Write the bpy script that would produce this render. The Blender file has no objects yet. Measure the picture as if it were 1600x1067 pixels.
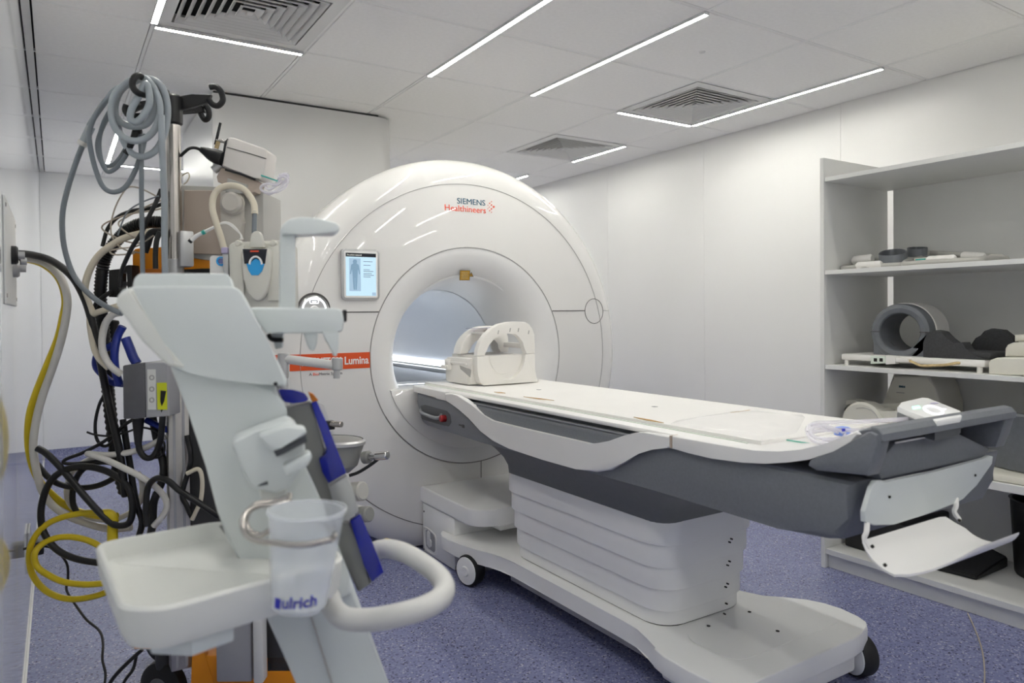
import bpy, bmesh, math, random
from mathutils import Vector, Matrix

PI = math.pi
random.seed(7)
S = bpy.context.scene
COL = S.collection

# ------------------------------------------------------------------ camera
CAM = Vector((0.0, 0.0, 1.153))                 # eye height above the vinyl floor
FPX, YAW, PITCH, ROLL, CX, CY = 1120.6, 0.566, -0.0121, -0.0083, 800.0, 503.4
FW = Vector((math.sin(YAW) * math.cos(PITCH), math.cos(YAW) * math.cos(PITCH), math.sin(PITCH)))
_r = Vector((math.cos(YAW), -math.sin(YAW), 0.0))
_u = _r.cross(FW)
RT = _r * math.cos(ROLL) + _u * math.sin(ROLL)
UP = -_r * math.sin(ROLL) + _u * math.cos(ROLL)
cd = bpy.data.cameras.new('camera')
cam = bpy.data.objects.new('camera', cd)
COL.objects.link(cam)
cam.matrix_world = Matrix(((RT.x, UP.x, -FW.x, CAM.x), (RT.y, UP.y, -FW.y, CAM.y), (RT.z, UP.z, -FW.z, CAM.z), (0, 0, 0, 1)))
cd.sensor_width = 36.0
cd.lens = 36.0 * FPX / 1600.0
cd.shift_y = -(533.5 - CY) / 1600.0
cd.clip_start = 0.02
cd.dof.use_dof = True
cd.dof.focus_distance = 2.75
cd.dof.aperture_fstop = 3.4
S.camera = cam

# ------------------------------------------------------------------ world, exposure
w = bpy.data.worlds.new('world')
S.world = w
w.use_nodes = True
w.node_tree.nodes['Background'].inputs[0].default_value = (0.9, 0.92, 1, 1)
w.node_tree.nodes['Background'].inputs[1].default_value = 0.3
S.view_settings.view_transform = 'Standard'
S.view_settings.look = 'None'
S.view_settings.gamma = 1.0
S.view_settings.use_curve_mapping = False
S.view_settings.exposure = 0.0
LED = 67.0                                       # strength of the ceiling light strips
S.cycles.max_bounces = 7
S.cycles.diffuse_bounces = 6
S.cycles.glossy_bounces = 3
S.cycles.transmission_bounces = 6
S.cycles.adaptive_threshold = 0.03
S.cycles.caustics_reflective = False
S.cycles.caustics_refractive = False
S.cycles.transparent_max_bounces = 12
S.cycles.sample_clamp_indirect = 10.0

# ------------------------------------------------------------------ measured points -> room coordinates
def ray(x, y):
    return FW + RT * ((x - CX) / FPX) - UP * ((y - CY) / FPX)
def at(x, y, d):            # d metres in front of the eye
    return CAM + ray(x, y) * d
def on_z(x, y, z):
    d = ray(x, y); return CAM + d * ((z - CAM.z) / d.z)
def on_y(x, y, Y):
    d = ray(x, y); return CAM + d * (Y / d.y)
def on_x(x, y, X):
    d = ray(x, y); return CAM + d * (X / d.x)
FH = Vector((math.sin(YAW), math.cos(YAW), 0))   # horizontal direction away from the eye

# ------------------------------------------------------------------ materials
MATS = {}
def mat(name, col, rough=0.4, metal=0.0, spec=0.5, coat=0.0, var=0.04, scale=9.0, bump=0.0, bscale=200.0, trans=0.0, ior=1.45, alpha=1.0, emit=None, estr=0.0):
    m = bpy.data.materials.new(name); m.use_nodes = True
    nt = m.node_tree; b = nt.nodes['Principled BSDF']
    b.inputs['Roughness'].default_value = rough
    b.inputs['Metallic'].default_value = metal
    b.inputs['Specular IOR Level'].default_value = spec
    b.inputs['Coat Weight'].default_value = coat
    b.inputs['Coat Roughness'].default_value = 0.025
    b.inputs['Transmission Weight'].default_value = trans
    b.inputs['IOR'].default_value = ior
    b.inputs['Alpha'].default_value = alpha
    tc = nt.nodes.new('ShaderNodeTexCoord')
    n = nt.nodes.new('ShaderNodeTexNoise'); n.inputs['Scale'].default_value = scale; n.inputs['Detail'].default_value = 4
    nt.links.new(tc.outputs['Object'], n.inputs['Vector'])
    r = nt.nodes.new('ShaderNodeValToRGB')
    r.color_ramp.elements[0].position = 0.3; r.color_ramp.elements[1].position = 0.7
    r.color_ramp.elements[0].color = tuple(c * (1 - var) for c in col) + (1,)
    r.color_ramp.elements[1].color = tuple(min(1, c * (1 + var)) for c in col) + (1,)
    nt.links.new(n.outputs['Fac'], r.inputs['Fac']); nt.links.new(r.outputs['Color'], b.inputs['Base Color'])
    if bump:
        n2 = nt.nodes.new('ShaderNodeTexNoise'); n2.inputs['Scale'].default_value = bscale; n2.inputs['Detail'].default_value = 3
        nt.links.new(tc.outputs['Object'], n2.inputs['Vector'])
        bp = nt.nodes.new('ShaderNodeBump'); bp.inputs['Strength'].default_value = bump; bp.inputs['Distance'].default_value = 0.002
        nt.links.new(n2.outputs['Fac'], bp.inputs['Height']); nt.links.new(bp.outputs['Normal'], b.inputs['Normal'])
    if emit:
        b.inputs['Emission Color'].default_value = tuple(emit) + (1,)
        b.inputs['Emission Strength'].default_value = estr
    MATS[name] = m
    return m

mat('wall_laminate', (0.90, 0.893, 0.872), 0.32, var=0.01, scale=2)
mat('wall_gloss', (0.84, 0.86, 0.885), 0.06, var=0.01, scale=2)
mat('wall_back', (0.90, 0.90, 0.89), 0.3, var=0.01, scale=2)
mat('partition_paint', (0.74, 0.735, 0.72), 0.3, var=0.012, scale=2)
mat('tile_board', (0.90, 0.888, 0.868), 0.85, var=0.02, scale=60, bump=0.08, bscale=500)
mat('grid_metal', (0.86, 0.855, 0.84), 0.5, var=0.01)
mat('shadow_gap', (0.06, 0.06, 0.06), 0.8)
mat('lamp_housing', (0.66, 0.66, 0.66), 0.4)
mat('lamp_diffuser', (0.9, 0.9, 0.9), 0.5, emit=(1.0, 0.988, 0.915), estr=LED)
mat('vent_paint', (0.72, 0.715, 0.70), 0.45, var=0.01)
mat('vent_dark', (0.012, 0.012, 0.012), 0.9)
mat('gantry_white', (0.80, 0.788, 0.77), 0.45, spec=0.3, var=0.008, scale=2, coat=1.0)
mat('gantry_satin', (0.80, 0.795, 0.79), 0.38, var=0.008, scale=2)
mat('bore_white', (0.88, 0.90, 0.93), 0.42, var=0.01, scale=2)
mat('seam', (0.10, 0.095, 0.09), 0.7)
mat('seam_soft', (0.42, 0.41, 0.40), 0.7)
mat('table_white', (0.80, 0.79, 0.775), 0.33, var=0.012, scale=5)
mat('table_board', (0.84, 0.825, 0.80), 0.38, var=0.012, scale=5)
mat('base_white', (0.86, 0.86, 0.85), 0.34, var=0.015, scale=6)
mat('tier_white', (0.86, 0.86, 0.86), 0.40, var=0.01, scale=6)
mat('table_grey', (0.165, 0.175, 0.195), 0.42, var=0.05, scale=120, bump=0.05, bscale=700)
mat('table_grey_light', (0.27, 0.28, 0.295), 0.42, var=0.05, scale=120)
mat('table_grey_dark', (0.085, 0.09, 0.10), 0.5, var=0.05, scale=60)
mat('apron_grey', (0.14, 0.145, 0.15), 0.5, var=0.04, scale=60)
mat('black_plastic', (0.012, 0.012, 0.013), 0.42, var=0.1, scale=30)
mat('black_rubber', (0.014, 0.014, 0.015), 0.55, var=0.15, scale=40)
mat('dark_hole', (0.02, 0.018, 0.016), 0.8)
mat('chrome', (0.72, 0.72, 0.72), 0.16, metal=1.0, var=0.02)
mat('steel', (0.50, 0.47, 0.44), 0.25, metal=1.0, var=0.04, scale=40)
mat('aluminium', (0.55, 0.53, 0.50), 0.36, metal=0.9, var=0.04, scale=40)
mat('red_knob', (0.36, 0.018, 0.02), 0.35)
mat('brown_card', (0.46, 0.27, 0.08), 0.6, var=0.2, scale=90)
mat('tan_strap', (0.55, 0.42, 0.22), 0.6, var=0.2, scale=90)
mat('green_tape', (0.10, 0.48, 0.36), 0.5)
mat('pale_green_edge', (0.70, 0.76, 0.68), 0.45)
mat('coil_white', (0.82, 0.80, 0.765), 0.36, var=0.012, scale=6)
mat('coil_cream', (0.70, 0.68, 0.60), 0.42, var=0.02, scale=6)
mat('coil_grey', (0.145, 0.155, 0.17), 0.45, var=0.06, scale=50)
mat('foam_grey', (0.055, 0.056, 0.058), 0.85, var=0.15, scale=120, bump=0.2)
mat('shelf_white', (0.72, 0.72, 0.70), 0.42, var=0.015, scale=8)
mat('shelf_edge', (0.74, 0.735, 0.72), 0.45, var=0.015, scale=8)
mat('clear_film', (0.97, 0.96, 1.0), 0.12, trans=0.0, alpha=0.20, spec=0.8)
mat('clear_tube', (0.86, 0.84, 0.92), 0.10, alpha=0.42, spec=0.9)
mat('cup_plastic', (0.84, 0.87, 0.92), 0.34, alpha=0.30, spec=0.5)
mat('visor_violet', (0.78, 0.76, 0.92), 0.15, alpha=0.5)
mat('blue_clip', (0.20, 0.32, 0.80), 0.35)
mat('injector_shell', (0.66, 0.695, 0.69), 0.30, var=0.012, scale=5)
mat('injector_tray', (0.73, 0.735, 0.70), 0.33, var=0.012, scale=5)
mat('injector_leg', (0.60, 0.635, 0.635), 0.36, var=0.015, scale=5)
mat('injector_grip', (0.60, 0.595, 0.58), 0.42, var=0.015, scale=30)
mat('injector_panel', (0.25, 0.25, 0.24), 0.42, var=0.02)
mat('silver_paint', (0.52, 0.52, 0.52), 0.3, metal=0.55)
mat('blue_acrylic', (0.012, 0.02, 0.34), 0.10, coat=0.6, var=0.25, scale=6)
mat('logo_blue', (0.02, 0.025, 0.42), 0.5)
mat('beige_shell', (0.56, 0.525, 0.475), 0.42, var=0.015, scale=8)
mat('beige_warm', (0.50, 0.415, 0.345), 0.45, var=0.02, scale=8)
mat('monitor_grey', (0.46, 0.45, 0.42), 0.42, var=0.015)
mat('module_cream', (0.66, 0.645, 0.58), 0.40, var=0.015)
mat('camera_shell', (0.74, 0.70, 0.66), 0.36, var=0.01)
mat('orange_paint', (0.80, 0.28, 0.008), 0.42, var=0.05, scale=12)
mat('orange_deep', (0.52, 0.15, 0.008), 0.5, var=0.05, scale=12)
mat('grey_box', (0.115, 0.115, 0.125), 0.5, var=0.04, scale=60)
mat('cart_dark', (0.045, 0.045, 0.048), 0.5, var=0.08)
mat('cart_panel', (0.36, 0.36, 0.38), 0.4, var=0.02)
mat('hose_grey', (0.34, 0.375, 0.40), 0.42, var=0.03, scale=30)
mat('hose_grey_dark', (0.20, 0.225, 0.25), 0.42, var=0.03, scale=30)
mat('hose_white', (0.66, 0.64, 0.60), 0.42, var=0.03, scale=30)
mat('hose_cream', (0.66, 0.60, 0.48), 0.42, var=0.03, scale=30)
mat('wire_tan', (0.44, 0.38, 0.31), 0.45, var=0.04, scale=30)
mat('hose_black', (0.010, 0.010, 0.011), 0.40, var=0.1, scale=30)
mat('hose_yellow', (0.66, 0.50, 0.012), 0.40, var=0.06, scale=30)
mat('hose_blue', (0.012, 0.028, 0.24), 0.36, var=0.08, scale=30)
mat('yellow_label', (0.62, 0.66, 0.02), 0.5)
mat('paper_label', (0.72, 0.72, 0.70), 0.6)
mat('cyan_label', (0.03, 0.34, 0.72), 0.4)
mat('lilac', (0.50, 0.45, 0.66), 0.4)
mat('teal', (0.05, 0.42, 0.36), 0.4)
mat('brand_teal', (0.0, 0.09, 0.16), 0.4)
mat('brand_orange', (0.84, 0.085, 0.03), 0.5)
mat('badge_orange', (0.72, 0.085, 0.012), 0.4)
mat('print_white', (0.88, 0.87, 0.85), 0.4)
mat('print_dark', (0.05, 0.05, 0.05), 0.5)
mat('print_grey', (0.42, 0.41, 0.40), 0.5)
mat('warning_yellow', (0.50, 0.27, 0.01), 0.35, var=0.15, scale=80)
mat('screen_glass', (0.2, 0.25, 0.3), 0.25, emit=(0.60, 0.86, 1.0), estr=0.78)
mat('screen_dark', (0.01, 0.012, 0.02), 0.2)
mat('screen_panel', (0.2, 0.25, 0.3), 0.25, emit=(0.34, 0.52, 0.68), estr=0.75)
mat('screen_figure', (0.1, 0.15, 0.2), 0.25, emit=(0.20, 0.34, 0.48), estr=0.75)
mat('screen_text', (0.1, 0.12, 0.15), 0.25, emit=(0.16, 0.26, 0.36), estr=0.6)
mat('bore_led', (1, 1, 1), 0.4, emit=(0.82, 0.90, 1.0), estr=7.0)
mat('ring_glow', (1, 1, 1), 0.4, emit=(0.90, 0.93, 1.0), estr=2.6)
mat('ring_violet', (1, 1, 1), 0.4, emit=(0.82, 0.80, 1.0), estr=1.15)
mat('green_glow', (0.3, 1, 0.6), 0.4, emit=(0.35, 1.0, 0.62), estr=1.8)
mat('glass_clear', (0.9, 0.9, 0.9), 0.05, alpha=0.3, spec=1.0)

def floor_material():
    m = bpy.data.materials.new('vinyl_floor'); m.use_nodes = True
    nt = m.node_tree; b = nt.nodes['Principled BSDF']; L = nt.links.new
    tc = nt.nodes.new('ShaderNodeTexCoord')
    def speck(scale, thr, seed):
        v = nt.nodes.new('ShaderNodeTexVoronoi'); v.inputs['Scale'].default_value = scale
        mp = nt.nodes.new('ShaderNodeMapping'); mp.inputs['Location'].default_value = (seed, seed * 0.7, 0)
        L(tc.outputs['Object'], mp.inputs['Vector']); L(mp.outputs['Vector'], v.inputs['Vector'])
        c = nt.nodes.new('ShaderNodeSeparateColor'); L(v.outputs['Color'], c.inputs[0])
        g = nt.nodes.new('ShaderNodeMath'); g.operation = 'GREATER_THAN'; g.inputs[1].default_value = thr
        L(c.outputs[0], g.inputs[0]); return g
    n = nt.nodes.new('ShaderNodeTexNoise'); n.inputs['Scale'].default_value = 5; n.inputs['Detail'].default_value = 6
    L(tc.outputs['Object'], n.inputs['Vector'])
    r = nt.nodes.new('ShaderNodeValToRGB')
    r.color_ramp.elements[0].position = 0.3; r.color_ramp.elements[1].position = 0.7
    r.color_ramp.elements[0].color = (0.185, 0.200, 0.355, 1); r.color_ramp.elements[1].color = (0.212, 0.228, 0.395, 1)
    L(n.outputs['Fac'], r.inputs['Fac'])
    cur = r.outputs['Color']
    for sc, thr, seed, colr, f in ((150, 0.84, 0, (0.275, 0.295, 0.47, 1), 0.8), (170, 0.88, 3.1, (0.105, 0.11, 0.21, 1), 0.8), (210, 0.955, 5.7, (0.48, 0.49, 0.60, 1), 0.8), (190, 0.965, 9.3, (0.035, 0.035, 0.06, 1), 0.85)):
        g = speck(sc, thr, seed)
        mu = nt.nodes.new('ShaderNodeMath'); mu.operation = 'MULTIPLY'; mu.inputs[1].default_value = f; L(g.outputs[0], mu.inputs[0])
        mx = nt.nodes.new('ShaderNodeMix'); mx.data_type = 'RGBA'
        L(mu.outputs[0], mx.inputs[0]); L(cur, mx.inputs[6]); mx.inputs[7].default_value = colr
        cur = mx.outputs[2]
    L(cur, b.inputs['Base Color'])
    b.inputs['Roughness'].default_value = 0.27
    b.inputs['Specular IOR Level'].default_value = 0.5
    MATS['vinyl_floor'] = m
floor_material()

# ------------------------------------------------------------------ mesh helpers
ORG = {}
def base_of(bm):
    xs = [v.co.x for v in bm.verts]; ys = [v.co.y for v in bm.verts]; zs = [v.co.z for v in bm.verts]
    return Vector(((min(xs) + max(xs)) / 2, (min(ys) + max(ys)) / 2, min(zs)))
def obj(name, bm, m, parent=None, smooth=0.6, label=None):
    o0 = ORG[parent.name] if parent is not None else base_of(bm)
    bmesh.ops.recalc_face_normals(bm, faces=bm.faces[:])
    bmesh.ops.translate(bm, verts=bm.verts[:], vec=-o0)
    me = bpy.data.meshes.new(name); bm.to_mesh(me); bm.free()
    me.materials.append(MATS[m] if isinstance(m, str) else m)
    if smooth:
        for p in me.polygons: p.use_smooth = True
        me.set_sharp_from_angle(angle=smooth)
    o = bpy.data.objects.new(name, me); COL.objects.link(o)
    if parent is not None:
        o.parent = parent
    else:
        o.location = o0
    ORG[o.name] = o0
    if label: o['label'] = label
    return o
def tag(o, label, cat, group=None, kind=None):
    o['label'] = label; o['category'] = cat
    if group: o['group'] = group
    if kind: o['kind'] = kind
    return o
def thing(name, label, cat, loc, group=None):
    o = bpy.data.objects.new(name, None); COL.objects.link(o)
    o.empty_display_size = 0.05; o.location = Vector(loc); ORG[o.name] = Vector(loc)
    return tag(o, label, cat, group)
def struct(name, bm, m, label=None, smooth=0.6):
    o = obj(name, bm, m, None, smooth); o['kind'] = 'structure'
    if label: o['label'] = label
    return o
def new(): return bmesh.new()
def box(bm, lo, hi, bev=0.0, seg=2):
    lo = Vector(lo); hi = Vector(hi)
    vs = [bm.verts.new((x, y, z)) for x in (lo.x, hi.x) for y in (lo.y, hi.y) for z in (lo.z, hi.z)]
    fs = [bm.faces.new([vs[i] for i in q]) for q in ((0, 1, 3, 2), (4, 6, 7, 5), (0, 4, 5, 1), (2, 3, 7, 6), (0, 2, 6, 4), (1, 5, 7, 3))]
    if bev:
        es = list({e for f in fs for e in f.edges})
        bmesh.ops.bevel(bm, geom=es, offset=bev, segments=seg, profile=0.5, affect='EDGES', clamp_overlap=True)
    return bm
def prism(bm, pts, vec, bev=0.0, seg=2, sides=False):
    vec = Vector(vec)
    a = [bm.verts.new(Vector(p)) for p in pts]; b = [bm.verts.new(Vector(p) + vec) for p in pts]
    n = len(pts)
    fa = bm.faces.new(a[::-1]); fb = bm.faces.new(b)
    sf = [bm.faces.new([a[i], a[(i + 1) % n], b[(i + 1) % n], b[i]]) for i in range(n)]
    if bev:
        es = set(fa.edges) | set(fb.edges)
        if sides:
            for f in sf: es |= set(f.edges)
        bmesh.ops.bevel(bm, geom=list(es), offset=bev, segments=seg, profile=0.5, affect='EDGES', clamp_overlap=True)
    return bm
def cat(pts, sub=6, closed=False):
    P = [Vector(p) for p in pts]; n = len(P); out = []
    rng = n if closed else n - 1
    for i in range(rng):
        p0 = P[(i - 1) % n] if closed or i > 0 else P[0] * 2 - P[1]
        p1 = P[i]; p2 = P[(i + 1) % n]
        p3 = P[(i + 2) % n] if closed or i + 2 < n else P[-1] * 2 - P[-2]
        for k in range(sub):
            t = k / sub
            out.append(0.5 * ((2 * p1) + (p2 - p0) * t + (2 * p0 - 5 * p1 + 4 * p2 - p3) * t * t + (3 * p1 - p0 - 3 * p2 + p3) * t ** 3))
    if not closed: out.append(P[-1])
    return out
def tube(bm, pts, r, n=8, sub=6, closed=False, ribs=0.0):
    P = cat(pts, sub, closed) if sub > 1 else [Vector(p) for p in pts]
    m = len(P); rings = []
    t0 = (P[1] - P[0]).normalized()
    nrm = t0.orthogonal().normalized()
    for i in range(m):
        if closed: t = (P[(i + 1) % m] - P[(i - 1) % m])
        else: t = P[min(i + 1, m - 1)] - P[max(i - 1, 0)]
        if t.length < 1e-9: t = t0
        t = t.normalized()
        nrm = (nrm - t * nrm.dot(t)); nrm = nrm.normalized() if nrm.length > 1e-6 else t.orthogonal().normalized()
        bn = t.cross(nrm); t0 = t
        rr = r(i / (m - 1)) if callable(r) else r
        if ribs: rr *= (1 + (ribs if i % 2 else -ribs))
        rings.append([bm.verts.new(P[i] + (nrm * math.cos(2 * PI * k / n) + bn * math.sin(2 * PI * k / n)) * rr) for k in range(n)])
    for i in range(m if closed else m - 1):
        A = rings[i]; B = rings[(i + 1) % m]
        for k in range(n): bm.faces.new([A[k], A[(k + 1) % n], B[(k + 1) % n], B[k]])
    if not closed:
        bm.faces.new(rings[0][::-1]); bm.faces.new(rings[-1])
    return bm
def lathe(bm, prof, c, ax=(0, 0, 1), n=40, closed_prof=False, a0=0.0, a1=2 * PI):
    c = Vector(c); ax = Vector(ax).normalized()
    ex = Vector((1, 0, 0)) if abs(ax.x) < 0.9 else Vector((0, 1, 0))
    ex = (ex - ax * ex.dot(ax)).normalized(); ey = ax.cross(ex)
    full = abs(a1 - a0 - 2 * PI) < 1e-6
    cnt = n if full else n + 1
    R = []
    for k in range(cnt):
        a = a0 + (a1 - a0) * k / n
        d = ex * math.cos(a) + ey * math.sin(a)
        R.append([bm.verts.new(c + d * max(r, 1e-5) + ax * h) for r, h in prof])
    m = len(prof)
    for k in range(n):
        A = R[k]; B = R[(k + 1) % cnt]
        for j in range(m if closed_prof else m - 1):
            q = [A[j], A[(j + 1) % m], B[(j + 1) % m], B[j]]
            bm.faces.new(q)
    if not full and closed_prof:
        bm.faces.new(R[0]); bm.faces.new(R[-1][::-1])
    bmesh.ops.remove_doubles(bm, verts=bm.verts[:], dist=2e-5)
    return bm
def cyl(bm, p0, p1, r, n=20, r2=None, bev=0.0):
    p0 = Vector(p0); p1 = Vector(p1); L = (p1 - p0).length; r2 = r if r2 is None else r2
    if bev:
        prof = [(0, 0), (r - bev, 0), (r, bev), (r2, L - bev), (r2 - bev, L), (0, L)]
    else:
        prof = [(0, 0), (r, 0), (r2, L), (0, L)]
    return lathe(bm, prof, p0, p1 - p0, n)
def vp(pxs, d): return [at(x, y, d) for x, y in pxs]
def vprism(bm, pxs, d, thick, bev=0.006, seg=2, sides=True, ext=None):
    return prism(bm, vp(pxs, d), (ext or FH) * thick, bev, seg, sides)
def rrect(x0, x1, y0, y1, r, n=6):
    out = []
    for cx, cy, a in ((x1 - r, y1 - r, 0), (x0 + r, y1 - r, PI / 2), (x0 + r, y0 + r, PI), (x1 - r, y0 + r, 3 * PI / 2)):
        for k in range(n + 1):
            t = a + PI / 2 * k / n
            out.append((cx + r * math.cos(t), cy + r * math.sin(t)))
    return out
def text_bm(s, size, org, ex, ez, depth=0.0008, align='LEFT', bold=0.0, xs=1.0):
    c = bpy.data.curves.new('t', 'FONT'); c.body = s; c.size = size; c.align_x = align; c.extrude = depth; c.offset = bold; c.resolution_u = 3
    t = bpy.data.objects.new('t', c); COL.objects.link(t)
    dg = bpy.context.evaluated_depsgraph_get(); dg.update()
    me = bpy.data.meshes.new_from_object(t.evaluated_get(dg))
    bm = bmesh.new(); bm.from_mesh(me)
    ex = Vector(ex).normalized(); ez = Vector(ez).normalized(); ey = ex.cross(ez); org = Vector(org)
    for v in bm.verts: v.co = org + ex * (v.co.x * xs) + ez * v.co.y - ey * v.co.z * -1
    bpy.data.objects.remove(t); bpy.data.curves.remove(c); bpy.data.meshes.remove(me)
    return bm
def copy_thing(root, loc, label=None, rotz=0.0):
    r = root.copy(); COL.objects.link(r); r.location = Vector(loc); r.rotation_euler = (0, 0, rotz)
    if label: r['label'] = label
    for ch in list(root.children):
        c = ch.copy(); COL.objects.link(c); c.parent = r
        for g in list(ch.children):
            d = g.copy(); COL.objects.link(d); d.parent = c
    return r

# ================================================================== the room
XL, XR, YB, YN, ZC = -0.10, 3.737, 6.85, -1.9, 2.315
TX, TY, TW, TH = 1.54, 3.163, 0.60, 0.612         # ceiling grid origin and cell

struct('floor', box(new(), (XL - 0.1, YN - 0.1, -0.06), (XR + 0.1, YB + 0.1, 0)), 'vinyl_floor', 'speckled blue vinyl floor', 0)
# ceiling: slab with tiles and grid bars
ceil = struct('ceiling', box(new(), (XL - 0.1, YN - 0.1, ZC + 0.060), (XR + 0.1, YB + 0.1, ZC + 0.14)), 'shadow_gap', 'white suspended tile ceiling', 0)
cols = [XL + 0.03] + [TX + TW * i for i in range(-2, 4)] + [XR]
rows = [YN] + [TY + TH * j for j in range(-8, 7)] + [YB]
VENTS = [(2, 3, -1, 0), (2, 3, 1, 2), (-2, -1, -1, 0)]
vent_cells = {(round(TX + TW * a, 3), round(TY + TH * c, 3)) for a, b, c, d in VENTS}
tile_mesh = {}
ORG['ceiling'] = Vector((0, 0, 0)) if False else ORG['ceiling']
for i in range(len(cols) - 1):
    for j in range(len(rows) - 1):
        x0, x1, y0, y1 = cols[i], cols[i + 1], rows[j], rows[j + 1]
        if (round(x0, 3), round(y0, 3)) in vent_cells: continue
        key = (round(x1 - x0, 3), round(y1 - y0, 3))
        c = Vector(((x0 + x1) / 2, (y0 + y1) / 2, ZC))
        if key not in tile_mesh:
            bm = new(); hx, hy = key[0] / 2 - 0.0088, key[1] / 2 - 0.0088
            box(bm, (-hx, -hy, 0.0), (hx, hy, 0.012), 0.0025, 1)
            me = bpy.data.meshes.new('ceiling_tile'); bm.to_mesh(me); bm.free(); me.materials.append(MATS['tile_board']); tile_mesh[key] = me
        o = bpy.data.objects.new('ceiling_tile', tile_mesh[key]); COL.objects.link(o); o.parent = ceil; o.location = c - ORG['ceiling']
for x in cols[1:-1]:
    obj('grid_bar', box(new(), (x - 0.0062, YN, ZC + 0.001), (x + 0.0062, YB, ZC + 0.014)), 'grid_metal', ceil, 0)
for y in rows[1:-1]:
    obj('grid_bar', box(new(), (XL, y - 0.0062, ZC + 0.0015), (XR, y + 0.0062, ZC + 0.0135)), 'grid_metal', ceil, 0)
obj('edge_trim', box(new(), (XL + 0.004, YN, ZC - 0.003), (XL + 0.032, YB, ZC + 0.011)), 'vent_paint', ceil, 0)

def wall(name, m, label, axis, pos, spans, z0, z1, out, gap=0.002, thick=0.02):
    """backing plate plus separate panels; axis 'x': plane x=pos running along y"""
    def bx(a, b, c0, c1, t0, t1):
        bm = new()
        return box(bm, (min(t0, t1), a, c0), (max(t0, t1), b, c1)) if axis == 'x' else box(bm, (a, min(t0, t1), c0), (b, max(t0, t1), c1))
    wobj = struct(name, bx(spans[0], spans[-1], z0, z1 + 0.08, pos + out * 0.004, pos + out * 0.12), 'seam_soft', label, 0)
    for a, b in zip(spans[:-1], spans[1:]):
        obj('wall_panel', bx(a + gap / 2, b - gap / 2, z0 + 0.002, z1 - 0.006, pos, pos + out * 0.006), m, wobj, 0)
    return wobj
right_seams = [2.42 + 1.0105 * k for k in range(-4, 5)]
wall('wall_right', 'wall_laminate', 'white laminate panel wall beside the shelves', 'x', XR, [YN] + right_seams + [YB], 0, ZC + 0.01, 1)
wall('wall_left', 'wall_gloss', 'glossy white panel wall with gas outlet plate', 'x', XL, [YN, -0.7, 0.5, 1.7, 2.9, 4.1, 5.3, YB], 0, ZC + 0.01, -1, gap=0.0008)
wall('wall_back', 'wall_back', 'white panel wall behind the scanner', 'y', YB, [XL, 1.1, 2.3, 3.5, XR], 0, ZC + 0.01, 1)
wall('wall_front', 'wall_back', 'white wall behind the viewer', 'y', YN, [XL, 1.1, 2.3, 3.5, XR], 0, ZC + 0.01, -1)
o = struct('baseboard_left', box(new(), (XL + 0.0005, YN + 0.02, 0.0), (XL + 0.006, YB - 0.002, 0.012)), 'print_white', 'white sealing bead along the left wall foot', 0)
o = struct('baseboard_back', prism(new(), [(XL + 0.008, YB - 0.001, 0.0), (XL + 0.008, YB - 0.05, 0.0), (XL + 0.008, YB - 0.02, 0.012), (XL + 0.008, YB - 0.006, 0.05), (XL + 0.008, YB - 0.001, 0.09)], (3.75, 0, 0)), 'vinyl_floor', 'blue vinyl coved up the back wall')
o = struct('baseboard_right', prism(new(), [(XR - 0.001, YB - 0.06, 0.0), (XR - 0.05, YB - 0.06, 0.0), (XR - 0.02, YB - 0.06, 0.012), (XR - 0.006, YB - 0.06, 0.05), (XR - 0.001, YB - 0.06, 0.09)], (0, -8.5, 0)), 'vinyl_floor', 'blue vinyl coved up the right wall')

# partition that boxes in the magnet: arch cut out for the magnet body
GX, GZ, GY = 1.774, 0.944, 3.17                    # bore axis and front plane of the scanner
pts = [(0.69, 0.0), (0.69, 2.301)]
for k in range(9):
    a = PI / 2 * (1 - k / 8); pts.append((1.58 + 0.10 * math.cos(a), 2.301)) if False else None
pts += [(1.70, 2.301)]
a0 = math.atan2(math.sqrt(0.93 ** 2 - (1.70 - GX) ** 2), 1.70 - GX)
for k in range(25):
    a = a0 + (PI - a0) * k / 24
    pts.append((GX + 0.93 * math.cos(a), GZ + 0.93 * math.sin(a)))
pts += [(GX - 0.93, 0.0)]
bm = new(); prism(bm, [(x, 3.94, z) for x, z in pts], (0, 1.0, 0))
es = [e for e in bm.edges if abs(e.verts[0].co.x - 1.70) < 1e-4 and abs(e.verts[1].co.x - 1.70) < 1e-4 and abs(e.verts[0].co.y - e.verts[1].co.y) < 1e-4 and e.verts[0].co.y < 4]
bmesh.ops.bevel(bm, geom=es, offset=0.11, segments=8, profile=0.5, affect='EDGES')
part = struct('wall_partition', bm, 'partition_paint', 'rounded white partition boxing in the magnet', 0.5)
bm = new(); box(bm, (0.70, 3.952, 2.3012), (1.60, 4.93, 2.3145)); obj('shadow_joint', bm, 'shadow_gap', part, 0)

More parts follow.
